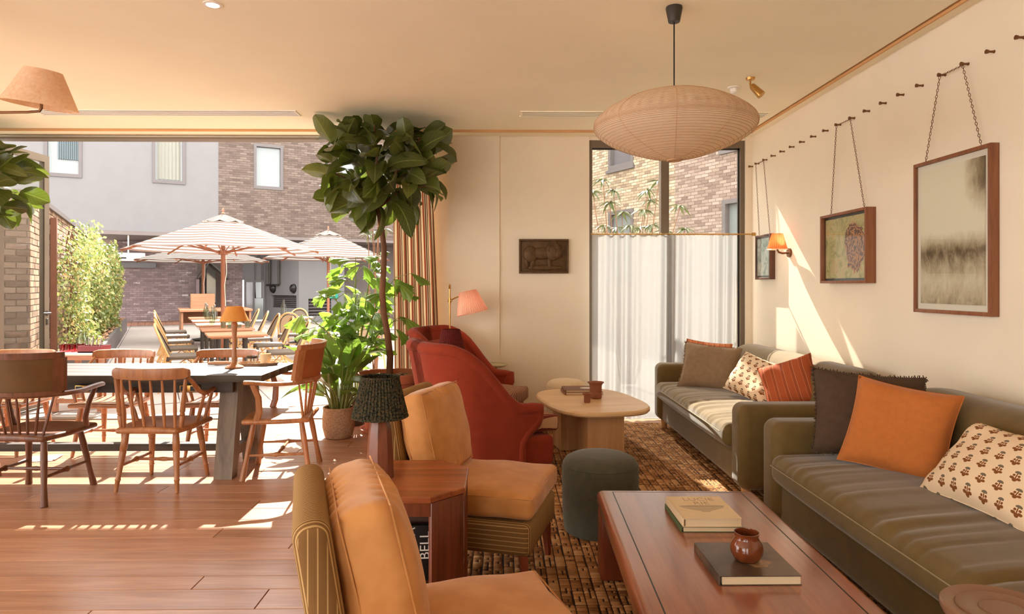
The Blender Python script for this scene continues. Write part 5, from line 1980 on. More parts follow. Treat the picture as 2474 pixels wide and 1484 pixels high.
# ---- octagonal side table
OX, OY = -0.413, 2.735
oc_ = thing('octagonal_table', 'octagonal walnut side table between the mustard slipper chairs', 'table', (OX, OY, 0))
hw_, cf = 0.265, 0.122
octp = [(-hw_ + cf, -hw_), (hw_ - cf, -hw_), (hw_, -hw_ + cf), (hw_, hw_ - cf), (hw_ - cf, hw_), (-hw_ + cf, hw_), (-hw_, hw_ - cf), (-hw_, -hw_ + cf)]
part('tabletop', MB().prism(octp, 0.575, 0.60, 0.004), M['walnut'], oc_, ang=20)
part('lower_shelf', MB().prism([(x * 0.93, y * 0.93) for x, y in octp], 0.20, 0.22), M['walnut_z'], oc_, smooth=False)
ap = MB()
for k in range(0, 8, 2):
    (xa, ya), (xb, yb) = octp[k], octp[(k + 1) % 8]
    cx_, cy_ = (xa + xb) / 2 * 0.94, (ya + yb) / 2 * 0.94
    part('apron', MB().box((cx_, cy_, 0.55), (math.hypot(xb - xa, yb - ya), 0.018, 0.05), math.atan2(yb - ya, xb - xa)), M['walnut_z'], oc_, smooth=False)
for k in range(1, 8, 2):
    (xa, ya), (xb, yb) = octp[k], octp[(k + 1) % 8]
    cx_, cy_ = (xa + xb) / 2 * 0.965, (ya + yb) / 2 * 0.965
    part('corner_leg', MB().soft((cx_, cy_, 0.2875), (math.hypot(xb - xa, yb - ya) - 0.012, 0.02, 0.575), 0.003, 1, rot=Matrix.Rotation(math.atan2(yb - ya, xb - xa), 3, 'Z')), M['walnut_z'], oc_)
# books standing on its lower shelf
bl_ = mat('black book jacket', (26, 20, 17), 0.5, 0.1)
sbk = thing('standing_book', 'black art book with white lettering inside the octagonal table', 'book', (OX + 0.02, OY - 0.10, 0.22), R(3))
part('cover', MB().soft((0, 0, 0.11), (0.26, 0.03, 0.22), 0.003, 1), bl_, sbk)
lettering('BELL', sbk, (0.085, -0.0155, 0.14), (PI / 2, -PI / 2, 0), 0.055, M['white'])
lettering('VANESSA', sbk, (0.03, -0.0155, 0.11), (PI / 2, -PI / 2, 0), 0.05, M['white'])
sb2 = thing('standing_book', 'brown leather book behind the black one in the octagonal table', 'book', (OX + 0.02, OY - 0.03, 0.22), R(-2))
part('cover', MB().soft((0, 0, 0.125), (0.27, 0.05, 0.25), 0.006, 2), mat('brown leather', (84, 48, 28), 0.5, 0.15, 20), sb2)

# lamp on it
t_ = NT('dark knitted wool')
nz = t_.noise(t_.coord('Object', (1, 1, 1)), 130, 3)
t_.base(t_.ramp(nz, [(0.36, lin((30, 28, 24))), (0.5, lin((58, 60, 48))), (0.62, lin((98, 76, 50))), (0.75, lin((44, 50, 50)))]), 0.95, 0, 0.1)
t_.bump(nz, 0.8, 0.008)
M['knit'] = t_.m
lmp = thing('table_lamp', 'table lamp with dark knitted shade on the octagonal table', 'lamp', (-0.505, 2.73, 0.60))
lmp.scale = (0.94, 0.94, 0.94)
part('lamp_body', MB().turn((0, 0, 0), (0, 0, 0.27), [(0, .060), (.35, .058), (.75, .05), (.93, .042), (1, .03)], 8), M['walnut_z'], lmp, ang=25)
part('lamp_neck', MB().cyl((0, 0, .27), (0, 0, .33), .009), M['brass'], lmp)
NP = 44


def pleat(u, v):
    a = 2 * PI * u
    r = 0.122 + (0.080 - 0.122) * v ** 0.9
    if v < 0.06:
        r *= 0.97 + 0.5 * v
    r += 0.0032 * math.sin(NP * a)
    return (r * math.cos(a), r * math.sin(a), 0.268 + 0.172 * v)


part('shade', MB().grid(pleat, NP * 6, 10, True), M['knit'], lmp, 'gathered dark knitted shade')
part('shade_rim', MB().tube([(0.082 * math.cos(a), 0.082 * math.sin(a), 0.44) for a in np.linspace(0, 2 * PI, 48)[:-1]], 0.0045, 6, closed=True), M['knit'], lmp)
part('shade_rim', MB().tube([(0.120 * math.cos(a), 0.120 * math.sin(a), 0.268) for a in np.linspace(0, 2 * PI, 48)[:-1]], 0.0045, 6, closed=True), M['knit'], lmp)


# ---- slipper chairs
def ticking(name, side):
    """narrow stripes that follow the upholstery round the corner"""
    t = NT(name)
    tc = t.n('ShaderNodeTexCoord')
    sp = t.n('ShaderNodeSeparateXYZ')
    sn = t.n('ShaderNodeSeparateXYZ')
    t.l(tc.outputs['Object'], sp.inputs[0])
    t.l(tc.outputs['Normal'], sn.inputs[0])
    isside = t.math('GREATER_THAN', t.math('ABSOLUTE', sn.outputs[1]), 0.72)
    f1 = t.math('FRACT', t.math('DIVIDE', sp.outputs[1], 0.0105))
    f2 = t.math('FRACT', t.math('DIVIDE', sp.outputs[side], 0.021))
    s1 = t.math('LESS_THAN', f1, 0.36)
    s2 = t.math('LESS_THAN', f2, 0.14)
    m = t.math('ADD', t.math('MULTIPLY', isside, s2), t.math('MULTIPLY', t.math('SUBTRACT', 1.0, isside), s1))
    t.base(t.mix(m, lin((122, 88, 50)), lin((184, 148, 98))), 0.85, 0, 0.15)
    t.bump(t.noise(t.coord('Object'), 420, 2), 0.15, 0.002)
    return t.m


M['ticking_base'] = ticking('olive ticking base', 2)
M['ticking_back'] = ticking('olive ticking back', 0)


def boxcushion(mb, c, s, r, puff, seed, rot=None, n=4, m=(10, 10, 2), gather=0.4):
    g = random.Random(seed)
    ph = [g.uniform(0, 6) for _ in range(6)]
    hx, hy, hz = s[0] / 2, s[1] / 2, s[2] / 2

    def fn(x, y, z):
        a, b, cz = x / hx, y / hy, z / hz
        k = max(0, 1 - a * a) * max(0, 1 - b * b)
        z2 = z + math.copysign(1, z) * puff * k ** 0.7 * min(1, abs(cz) * 1.3)
        z2 += 0.004 * math.sin(7 * a + 5 * b + ph[0]) * (1 - k)
        z2 += 0.006 * math.sin(30 * b + ph[3] + 2 * math.sin(5 * b)) * math.exp(-((1 - abs(a)) / 0.22) ** 2) * min(1, abs(cz) * 1.2) * (1 - b * b) * gather
        x2 = x * (1 + 0.015 * math.sin(4 * b + ph[1]))
        y2 = y * (1 + 0.015 * math.sin(4 * a + ph[2]))
        return (x2, y2, z2)
    mb.soft(c, s, r, n, m, fn, rot)
    return mb


def slipper(label, loc, rz, seed):
    """faces local +x"""
    t = thing('slipper_chair', label, 'chair', loc, rz, 'mustard velvet slipper chairs')
    part('seat_frame', MB().soft((0.035, 0, 0.26), (0.61, 0.56, 0.15), 0.03, 3, (2, 2, 0)), M['ticking_base'], t)
    part('seat_cushion', boxcushion(MB(), (0.05, 0, 0.405), (0.60, 0.56, 0.105), 0.03, 0.028, seed), M['mustard'], t)
    edge = [(0.05 + 0.297 * a, 0.277 * b, 0.445) for a, b in ((-1, -1), (0, -1.01), (1, -1), (1.01, 0), (1, 1), (0, 1.01), (-1, 1))]
    part('piping', MB().tube(edge, 0.003, 5), M['mustard'], t)
    ry = Matrix.Rotation(R(-9), 3, 'Y')
    part('backrest', MB().soft((-0.325, 0, 0.56), (0.085, 0.55, 0.62), 0.038, 4, (0, 2, 4), rot=ry), M['ticking_back'], t)
    m = MB()
    rot = Matrix.Rotation(R(-13), 3, 'Y') @ Matrix.Rotation(R(90), 3, 'Y')
    boxcushion(m, (-0.205, 0, 0.665), (0.43, 0.49, 0.14), 0.05, 0.045, seed + 5, rot, 4, (14, 34, 2), 1.6)
    part('back_cushion', m, M['mustard'], t)
    sm = []
    for sgn in (-1, 1):
        pts = [(0.205 * a, 0.236 * b, sgn * 0.060) for a, b in ((-1, -1), (-1, 0), (-1, 1), (0, 1), (1, 1), (1, 0), (1, -1), (0, -1))]
        pts = [rot @ Vector(p) + Vector((-0.205, 0, 0.665)) for p in pts]
        part('cushion_seam', MB().tube(pts, 0.0028, 5, closed=True), M['mustard'], t)
    for sx in (-1, 1):
        for sy in (-1, 1):
            top = (0.035 + sx * 0.26, sy * 0.235, 0.19)
            bot = (0.035 + sx * 0.275, sy * 0.24, 0)
            part('leg', MB().turn(top, bot, [(0, .027), (.2, .026), (1, .014)], 4), M['mahogany_z'], t)
    return t


slipper('mustard velvet slipper chair with striped frame in the foreground', (-0.145, 1.82, 0), R(17), 3)
slipper('mustard velvet slipper chair with striped frame behind the octagonal table', (-0.13, 3.27, 0), R(-16), 11)


# ---- red armchairs
M['red_stripe'] = stripes_uv('burgundy ticking', [(0, (196, 156, 118)), (0.34, (112, 48, 36)), (0.62, (176, 120, 88)), (0.72, (92, 34, 28))], 0.033, 0.85, 1, 'Object', bump=0.1)


def red_chair(label, loc, rz):
    """deep-backed armchair with scrolled arms; faces local +x"""
    t = thing('red_armchair', label, 'armchair', loc, rz, 'rust red armchairs')
    hy, xb, rc = 0.36, -0.41, 0.25
    path = []
    for k in range(9):
        path.append((0.225 - (0.225 + 0.20) * k / 8, -hy, 0))
    for k in range(1, 9):
        a = PI / 2 * k / 8
        path.append((-0.20 - 0.21 * math.sin(a), -hy + rc * (1 - math.cos(a)), 0))
    for k in range(1, 6):
        path.append((xb, -hy + rc + (2 * hy - 2 * rc) * k / 6, 0))
    half = path[:]
    path = half + [(x, -y, 0) for x, y, _ in half[::-1][0:]]
    # drop duplicate middle points
    P = [Vector(path[0])]
    for q in path[1:]:
        if (Vector(q) - P[-1]).length > 1e-4:
            P.append(Vector(q))

    def top(p):
        x = p.x
        k = min(1, max(0, (0.10 - x) / 0.46))
        s = k * k * (3 - 2 * k)
        ymid = 1 - (abs(p.y) / hy) ** 2
        return 0.53 + 0.43 * s - 0.0 * ymid * s

    def front(z):
        if z > 0.46:
            return 0.0
        k = min(1, (0.46 - z) / 0.16)
        return -0.13 * (k * k * (3 - 2 * k))
    N = len(P)
    rows = []
    roll = []
    for i, p in enumerate(P):
        tg = (P[min(i + 1, N - 1)] - P[max(i - 1, 0)]).normalized()
        nr = Vector((tg.y, -tg.x, 0)).normalized()
        if nr.dot(Vector((p.x + 0.0, p.y, 0)) - Vector((-0.05, 0, 0))) < 0:
            nr = -nr
        zt = top(p)
        w = max(0, (p.x + 0.20) / 0.425)
        ring = []
        zs = np.linspace(0.10, zt, 9)
        for z in zs:
            fl = 0.035 * ((z - 0.10) / max(0.01, zt - 0.1)) ** 2
            lean = -0.06 * max(0, (z - 0.45)) / 0.45 * min(1, max(0, (0.05 - p.x) / 0.4))
            ring.append(p + nr * (0.035 + fl) + Vector((front(z) * w + lean, 0, z)))
        for z in zs[::-1]:
            if z < 0.28:
                z = 0.28
            fl = 0.03 * ((z - 0.10) / max(0.01, zt - 0.1)) ** 2
            lean = -0.06 * max(0, (z - 0.45)) / 0.45 * min(1, max(0, (0.05 - p.x) / 0.4))
            ring.append(p - nr * (0.035 - fl) + Vector((front(z) * w + lean, 0, z)))
        rows.append(ring)
        roll.append((ring[8] + ring[9]) / 2 + Vector((0, 0, -0.005)))
    mb = MB()
    m = len(rows[0])
    vs = [q for r_ in rows for q in r_]
    fs = []
    for i in range(N - 1):
        for k in range(m):
            j = (k + 1) % m
            fs.append((i * m + k, i * m + j, (i + 1) * m + j, (i + 1) * m + k))
    fs += [tuple(range(m - 1, -1, -1)), tuple(range((N - 1) * m, N * m))]
    mb.add(vs, fs)
    part('shell', mb, M['red'], t)
    # rolled edge: follows the arms and comes down the front
    f0 = [Vector((P[0].x + front(z) * 1.0, P[0].y - 0.012, z)) for z in (0.14, 0.24, 0.30, 0.36, 0.42, 0.47)]
    f1 = [Vector((q.x, -q.y, q.z)) for q in f0[::-1]]
    part('rolled_edge', MB().tube(f0 + roll + f1, [0.036, 0.038, 0.04, 0.044, 0.05, 0.052] + [0.046] * len(roll) + [0.052, 0.05, 0.044, 0.04, 0.038, 0.036], 10), M['red'], t)
    part('seat_base', MB().soft((-0.02, 0, 0.205), (0.82, 0.70, 0.21), 0.035, 3), M['red'], t)
    part('seat_cushion', boxcushion(MB(), (0.105, 0, 0.385), (0.72, 0.58, 0.12), 0.03, 0.02, 4), M['red_stripe'], t, 'striped burgundy and cream seat cushion')
    part('back_pad', MB().soft((-0.33, 0, 0.64), (0.12, 0.48, 0.48), 0.055, 4, rot=Matrix.Rotation(R(-10), 3, 'Y')), M['red'], t)
    for sx in (-1, 1):
        for sy in (-1, 1):
            part('bun_foot', MB().lathe([(.001, 0), (.022, 0), (.034, .03), (.036, .055), (.026, .075), (.03, .1)], 16, (sx * 0.32, sy * 0.28, 0)), M['black'], t)
    return t


red_chair('rust red armchair with scrolled arms, the nearer one', (-0.13, 4.90, 0), R(27))
red_chair('rust red armchair with scrolled arms, nearer the back wall', (-0.29, 6.13, 0), R(-23))

# red-shaded lamp between them, on a small table
M['red_knit'] = mat('burgundy chenille', (92, 26, 20), 0.95, 0.3, 90, bump=0.7, bs=120, bd=0.006)
st = thing('lamp_table', 'small dark side table hidden between the red armchairs', 'table', (-0.62, 5.66, 0))
part('tabletop', MB().lathe([(.001, .53), (.13, .53), (.135, .54), (.13, .55), (.001, .55)], 28), M['walnut'], st)
part('pedestal', MB().lathe([(.10, 0), (.10, .015), (.02, .04), (.018, .53)], 20), M['walnut_z'], st)
rl = thing('table_lamp', 'table lamp with burgundy chenille shade between the red armchairs', 'lamp', (-0.50, 5.64, 0.55))
rl.location = (-0.60, 5.66, 0.55)
part('lamp_body', MB().lathe([(.05, 0), (.05, .015), (.02, .04), (.03, .12), (.02, .2), (.009, .24), (.009, .3)], 20), M['brass'], rl)


def rshade(u, v):
    a = 2 * PI * u
    r = 0.125 + (0.075 - 0.125) * v + 0.0025 * math.sin(36 * a)
    return (r * math.cos(a), r * math.sin(a), 0.27 + 0.20 * v)


part('shade', MB().grid(rshade, 216, 8, True), M['red_knit'], rl, 'burgundy chenille shade')
rl.location = (-0.44, 5.60, 0.55)
st.location = (-0.44, 5.60, 0)

# marble side table
mt = thing('marble_side_table', 'round green marble side table against the back wall', 'table', (-0.10, 6.76, 0))
part('marble_top', MB().lathe([(.001, .575), (.12, .575), (.15, .59), (.15, .598), (.145, .602), (.001, .602)], 36), mat('green marble', (150, 142, 104), 0.25, 0.3, 14, col2=(190, 178, 140)), mt)
part('pedestal', MB().lathe([(.11, 0), (.11, .02), (.025, .05), (.022, .54), (.06, .575)], 20), M['alu_dark'], mt)
# floor lamp with pink pleated shade
fl_ = thing('floor_lamp', 'brass floor lamp with pink pleated shade behind the red armchairs', 'lamp', (-0.525, 6.55, 0))
part('base', MB().lathe([(.001, 0), (.13, 0), (.13, .015), (.02, .03), (.012, .05)], 28), M['brass'], fl_)
part('pole', MB().cyl((0, 0, .04), (0, 0, 1.36), .0085), M['brass'], fl_)
part('finial', MB().lathe([(.009, 0), (.014, .008), (.009, .016), (.013, .03), (.005, .045), (.001, .05)], 12, (0, 0, 1.355)), M['brass'], fl_)
part('joint', MB().cyl((-.018, 0, 1.24), (.02, 0, 1.24), .013).cyl((0, 0, 1.215), (0, 0, 1.265), .014), M['brass'], fl_)
part('arm', MB().tube([(0, 0, 1.24), (.05, 0, 1.265), (.09, 0, 1.28), (.14, 0, 1.275)], .007), M['brass'], fl_)
M['pink_pleat'] = stripes_uv('pink striped pleats', [(0, (222, 164, 138)), (0.5, (236, 202, 180)), (0.75, (204, 136, 110))], 1 / 40, 0.8, 0, 'UV', 0.45)


def pshade(u, v):
    a = 2 * PI * u
    r = 0.155 + (0.085 - 0.155) * v + 0.004 * math.sin(40 * a)
    return (r * math.cos(a), r * math.sin(a), -0.10 + 0.22 * v)


ps = part('shade', MB().grid(pshade, 240, 8, True), M['pink_pleat'], fl_, 'pink pleated shade, tilted')
ps.matrix_local = Matrix.Translation((0.205, -0.03, 1.215)) @ Matrix.Rotation(R(-13), 4, 'Y') @ Matrix.Rotation(R(-4), 4, 'X')
bulb_m = emit('warm bulb', (255, 214, 160), 6)
bu = part('bulb', MB().lathe([(.001, -.035), (.02, -.028), (.028, -.005), (.02, .02), (.012, .05), (.001, .052)], 16), bulb_m, fl_)
bu.matrix_local = ps.matrix_local


def lamp_light(name, loc, e, col=(1, 0.72, 0.42), r=0.03):
    d = bpy.data.lights.new(name, 'POINT')
    d.energy = e
    d.color = col
    d.shadow_soft_size = r
    o = bpy.data.objects.new(name, d)
    COL.objects.link(o)
    o.location = loc
    return o


lamp_light('floor_lamp_light', (-0.32, 6.52, 1.19), 0.4, (1, 0.85, 0.7))

# side round table bottom right
dk_ = thing('round_drink_table', 'small round brown table with ringed top in the bottom right corner', 'table', (1.30, 1.70, 0))
part('tabletop', MB().lathe([(.001, .52), (.135, .52), (.142, .535), (.142, .548), (.137, .553), (.112, .549), (.108, .5455), (.105, .549), (.06, .549), (.056, .546), (.053, .549), (.001, .549)], 48), mat('brown lacquer', (128, 92, 68), 0.3, 0.08, 8), dk_)
part('pedestal', MB().lathe([(.11, 0), (.11, .02), (.03, .05), (.026, .52)], 24), M['mahogany_z'], dk_)

# ---- curtains
M['stripe_curtain'] = stripes_uv('red and cream ticking', [(0, (216, 192, 152)), (0.26, (150, 74, 48)), (0.42, (216, 192, 152)), (0.50, (74, 48, 36)), (0.60, (216, 192, 152)), (0.76, (166, 96, 64)), (0.90, (84, 54, 40))], 1 / 10, 0.9, 0, 'UV', 0.12)


def drape(u, v):
    z = 2.93 - 2.91 * v
    wtop, wbot = 0.40, 0.50
    sp_ = (wtop + (wbot - wtop) * v ** 0.6) * (0.92 if v < 0.04 else 1)
    x = -1.15 + sp_ * u + 0.03 * v
    amp = 0.045 * (0.5 + 0.5 * min(1, v * 4))
    y = 6.80 + amp * math.sin(u * 2 * PI * 6.5 + 0.5 * math.sin(v * 3)) + 0.02 * math.sin(u * 17 + v * 4)
    x += 0.012 * math.cos(u * 2 * PI * 6.5)
    return (x, y, z)


cu_ = thing('striped_curtain', 'floor-length red and cream striped curtain beside the garden doors', 'curtain', (0, 0, 0))
part('curtain_cloth', MB().grid(drape, 180, 40), M['stripe_curtain'], cu_)
part('curtain_track', MB().span(-1.3, -0.6, 6.78, 6.83, 2.935, 2.965), M['alu_dark'], cu_, smooth=False)
for k in range(7):
    part('hook', MB().cyl((-1.13 + 0.062 * k, 6.805, 2.92), (-1.13 + 0.062 * k, 6.805, 2.945), 0.006, n=6), M['brass'], cu_)

t_ = NT('sheer linen')
wv_ = t_.noise(t_.coord('Object', (300, 300, 300)), 1.0, 2)
tr_ = t_.n('ShaderNodeBsdfTransparent')
tr_.inputs['Color'].default_value = (1, 1, 1, 1)
tl_ = t_.n('ShaderNodeBsdfTranslucent')
tl_.inputs['Color'].default_value = lin((148, 147, 145))
df_ = t_.n('ShaderNodeBsdfDiffuse')
df_.inputs['Color'].default_value = lin((196, 194, 190))
m1_ = t_.n('ShaderNodeMixShader')
m1_.inputs[0].default_value = 0.5
t_.l(df_.outputs[0], m1_.inputs[1])
t_.l(tl_.outputs[0], m1_.inputs[2])
m2_ = t_.n('ShaderNodeMixShader')
t_.l(t_.math('MULTIPLY', wv_, 0.24), m2_.inputs[0])
t_.l(m1_.outputs[0], m2_.inputs[1])
t_.l(tr_.outputs[0], m2_.inputs[2])
t_.l(m2_.outputs[0], t_.out.inputs['Surface'])
M['sheer'] = t_.m


def cafe(x0, x1, seed):
    g = random.Random(seed)
    ph = [g.uniform(0, 6) for _ in range(4)]

    def fn(u, v):
        z = 1.925 - 1.905 * v
        x = x0 + (x1 - x0) * u
        amp = 0.026 + 0.016 * v
        y = 6.855 + 0.03 * (seed - 1) + amp * math.sin(u * 46 + ph[0] + 0.6 * math.sin(v * 2 + ph[1])) * (0.6 + 0.4 * math.sin(u * 9 + ph[2])) + 0.03 * v * math.sin(u * 7 + ph[3])
        return (x, y, z)
    return fn


cc_ = thing('cafe_curtain', 'sheer white cafe curtain, the half towards the back wall', 'curtain', (0, 0, 0), 0, 'white cafe curtains')
part('curtain_cloth', MB().grid(cafe(0.925, 1.76, 1), 150, 24), M['sheer'], cc_)
cc2 = thing('cafe_curtain', 'sheer white cafe curtain, the half beside the right wall', 'curtain', (0, 0, 0), 0, 'white cafe curtains')
part('curtain_cloth', MB().grid(cafe(1.69, 2.45, 2), 150, 24), M['sheer'], cc2)
rod = thing('curtain_rod', 'thin brass rod carrying the white cafe curtains', 'curtain rod', (0, 0, 0))
part('rod_bar', MB().cyl((0.915, 6.87, 1.935), (2.625, 6.87, 1.935), 0.007), M['brass'], rod)
part('rod_socket', MB().cyl((2.60, 6.87, 1.935), (2.63, 6.87, 1.935), 0.018), M['brass'], rod)
for c_, xa, xb in ((cc_, 0.94, 1.70), (cc2, 1.735, 2.44)):
    for k in range(15):
        x = xa + (xb - xa) * k / 14
        part('curtain_ring', MB().tube([(x, 6.87 + 0.012 * math.cos(a), 1.932 + 0.012 * math.sin(a)) for a in np.linspace(0, 2 * PI, 13)[:-1]], 0.002, 5, closed=True), M['brass'], c_)

# ---- pendant lamp
pe = thing('paper_pendant', 'wide ribbed paper pendant lamp hanging over the seating', 'lamp', (0.965, 3.72, 0))
part('ceiling_cup', MB().lathe([(.045, ZC), (.047, ZC - .01), (.032, ZC - .085), (.001, ZC - .085)], 28), M['alu_dark'], pe)
part('cord', MB().cyl((0, 0, 2.49), (0, 0, ZC - .08), .004, n=8), M['black'], pe)
PR = [(0.035, 2.492), (0.10, 2.488), (0.20, 2.468), (0.30, 2.43), (0.38, 2.385), (0.425, 2.35), (0.445, 2.325), (0.45, 2.30), (0.445, 2.28), (0.42, 2.25), (0.36, 2.21), (0.28, 2.175), (0.18, 2.14), (0.10, 2.12), (0.036, 2.108)]


def prof(v):
    q = v * (len(PR) - 1)
    i = min(len(PR) - 2, int(q))
    f_ = q - i
    p0, p1, p2, p3 = PR[max(i - 1, 0)], PR[i], PR[i + 1], PR[min(i + 2, len(PR) - 1)]
    return tuple(0.5 * (2 * p1[k] + (p2[k] - p0[k]) * f_ + (2 * p0[k] - 5 * p1[k] + 4 * p2[k] - p3[k]) * f_ ** 2 + (3 * p1[k] - p0[k] - 3 * p2[k] + p3[k]) * f_ ** 3) for k in (0, 1))


M['paper'] = mat('lantern paper', (244, 230, 208), 0.9, 0.03, 30, trans=((252, 236, 212), 0.6), spec=0.1)
M['cane'] = mat('lantern cane', (190, 150, 112), 0.7, 0.05)
NR = 52


def shell(u, v):
    r, z = prof(v)
    a = 2 * PI * u
    r -= 0.0022 * (1 - abs(math.cos(v * NR * PI)))
    return (r * math.cos(a), r * math.sin(a), z)


part('paper_shell', MB().grid(shell, 72, NR * 3, True), M['paper'], pe)
for k in range(1, NR):
    r, z = prof(k / NR)
    part('cane_hoop', MB().tube([(r * math.cos(a), r * math.sin(a), z) for a in np.linspace(0, 2 * PI, 49)[:-1]], 0.0016, 4, closed=True), M['cane'], pe)
for k in range(9):
    a = 2 * PI * k / 9 + 0.3
    part('seam_thread', MB().tube([((prof(v)[0] + .001) * math.cos(a), (prof(v)[0] + .001) * math.sin(a), prof(v)[1]) for v in np.linspace(0, 1, 30)], 0.0014, 4), M['cane'], pe)
part('bottom_ring', MB().tube([(0.037 * math.cos(a), 0.037 * math.sin(a), 2.106) for a in np.linspace(0, 2 * PI, 25)[:-1]], 0.006, 6, closed=True), M['cane'], pe)

# ---- ceiling fittings
dlt = thing('recessed_downlight', 'small round white downlight in the ceiling at top left', 'downlight', (-1.62, 3.72, ZC))
part('trim_ring', MB().lathe([(.052, 0), (.052, -.004), (.036, -.006), (.034, 0)], 32), M['white'], dlt)
part('lens', MB().lathe([(.001, -.001), (.036, -.001)], 24), emit('downlight lens', (255, 236, 205), 3), dlt)
sl = thing('spotlight', 'brass adjustable spotlight on ceiling near the right wall', 'spotlight', (1.87, 4.98, ZC))
part('ceiling_plate', MB().lathe([(.001, -.02), (.03, -.016), (.035, 0)], 24), M['brass'], sl)
part('stem', MB().tube([(0, 0, -.015), (0, 0, -.055), (.01, -.01, -.075)], .007), M['brass'], sl)
part('lamp_head', MB().turn((0.005, -0.01, -.06), (.065, -.05, -.145), [(0, .018), (.1, .024), (1, .032)], 16), M['brass'], sl)
sd = thing('smoke_detector', 'small white smoke detector on the ceiling beside the spotlight', 'detector', (1.83, 5.22, ZC))
part('plate', MB().lathe([(.05, 0), (.05, -.008), (.03, -.012)], 28), M['white'], sd)
part('sensor_dome', MB().lathe([(.03, -.01), (.028, -.04), (.016, -.05), (.001, -.05)], 24), M['white'], sd)

# ---- swing-arm wall lamp at top left, on a pillar outside the frame
struct('wall_pillar', MB().span(-3.42, -3.12, 3.30, 3.62, 0, ZC), M['wall'])
wlp = thing('swing_arm_lamp', 'swing-arm wall lamp with mottled parchment shade at top left', 'lamp', (0, 0, 0))
cL = ony(100, 222, 3.45)
part('wall_plate', MB().cyl((-3.12, 3.46, cL.z - 0.13), (-3.10, 3.46, cL.z - 0.13), 0.045, n=20), M['bronze'], wlp)
part('arm', MB().tube([(-3.10, 3.46, cL.z - 0.11), (-2.80, 3.40, cL.z - 0.075), (-2.62, 3.45, cL.z - 0.085)], 0.007), M['bronze'], wlp)
part('arm', MB().tube([(-3.10, 3.46, cL.z - 0.105), (-2.62, 3.46, cL.z - 0.105), (-2.45, 3.45, cL.z - 0.105), (cL.x - 0.01, 3.45, cL.z - 0.10), (cL.x, 3.45, cL.z - 0.085), (cL.x, 3.45, cL.z - 0.02)], 0.007), M['bronze'], wlp)
M['parchment'] = mat('mottled parchment', (226, 192, 158), 0.8, 0.14, 60, trans=((248, 220, 186), 0.5), col2=(250, 232, 206))
sh = part('shade', MB().lathe([(.172, -.075), (.085, .108), (.083, .108), (.170, -.075)], 48), M['parchment'], wlp, 'mottled parchment shade')
sh.matrix_local = Matrix.Translation(cL) @ Matrix.Rotation(R(-8), 4, 'Y').inverted() @ Matrix.Rotation(R(4), 4, 'X')
bnd = MB()
a0 = R(-92)
bnd.grid(lambda u, v: ((.175 + (.088 - .175) * v) * math.cos(a0 + .16 * (u - .5)), (.175 + (.088 - .175) * v) * math.sin(a0 + .16 * (u - .5)), -.075 + .183 * v), 3, 3)
bo = part('shade_seam', bnd, M['tan_lit_panel'], wlp)
bo.matrix_local = sh.matrix_local

# ---- right wall: pegs, chains, pictures, sconce
PEGZ = 2.652
pegY = [3.305, 3.509, 3.705, 3.90, 4.11, 4.31, 4.51, 4.715, 4.915, 5.12, 5.32, 5.53, 5.74, 5.945, 6.15, 6.355, 6.56, 6.765, 6.93]
pg0 = None
PORD = 'first second third fourth fifth sixth seventh eighth ninth tenth eleventh twelfth thirteenth fourteenth fifteenth sixteenth seventeenth eighteenth nineteenth'.split()
for yv in pegY:
    plab = 'bronze picture peg on the right wall, %s from the tall window' % PORD[len(pegY) - 1 - pegY.index(yv)]
    if pg0 is None:
        pg0 = one('brass_peg', MB().turn((0, 0, 0), (-0.045, 0, 0), [(0, .009), (.2, .006), (.6, .006), (.75, .010), (1, .012)], 12), M['bronze'], plab, 'peg', (XR, yv, PEGZ), 0, 'bronze pegs along the right wall')
    else:
        copy_thing(pg0, (XR, yv, PEGZ), 0, plab)


def chain(t, a, b, link_l=0.022, mt=None):
    a, b = Vector(a), Vector(b)
    d = b - a
    n = max(2, int(d.length / (link_l * 0.8)))
    me = None
    q = d.to_track_quat('Z', 'Y')
    mb = MB()
    for i in range(n):
        c = a.lerp(b, (i + 0.5) / n)
        m = Matrix.Translation(c) @ q.to_matrix().to_4x4() @ Matrix.Rotation(PI / 2 * (i % 2) + R(40), 4, 'Z')
        mb.M = m
        mb.tube([(0.0052 * math.cos(w), 0, link_l / 2 * math.sin(w)) for w in np.linspace(0, 2 * PI, 9)[:-1]], 0.0016, 4, closed=True)
    return part('chain', mb, mt or M['bronze'], t)


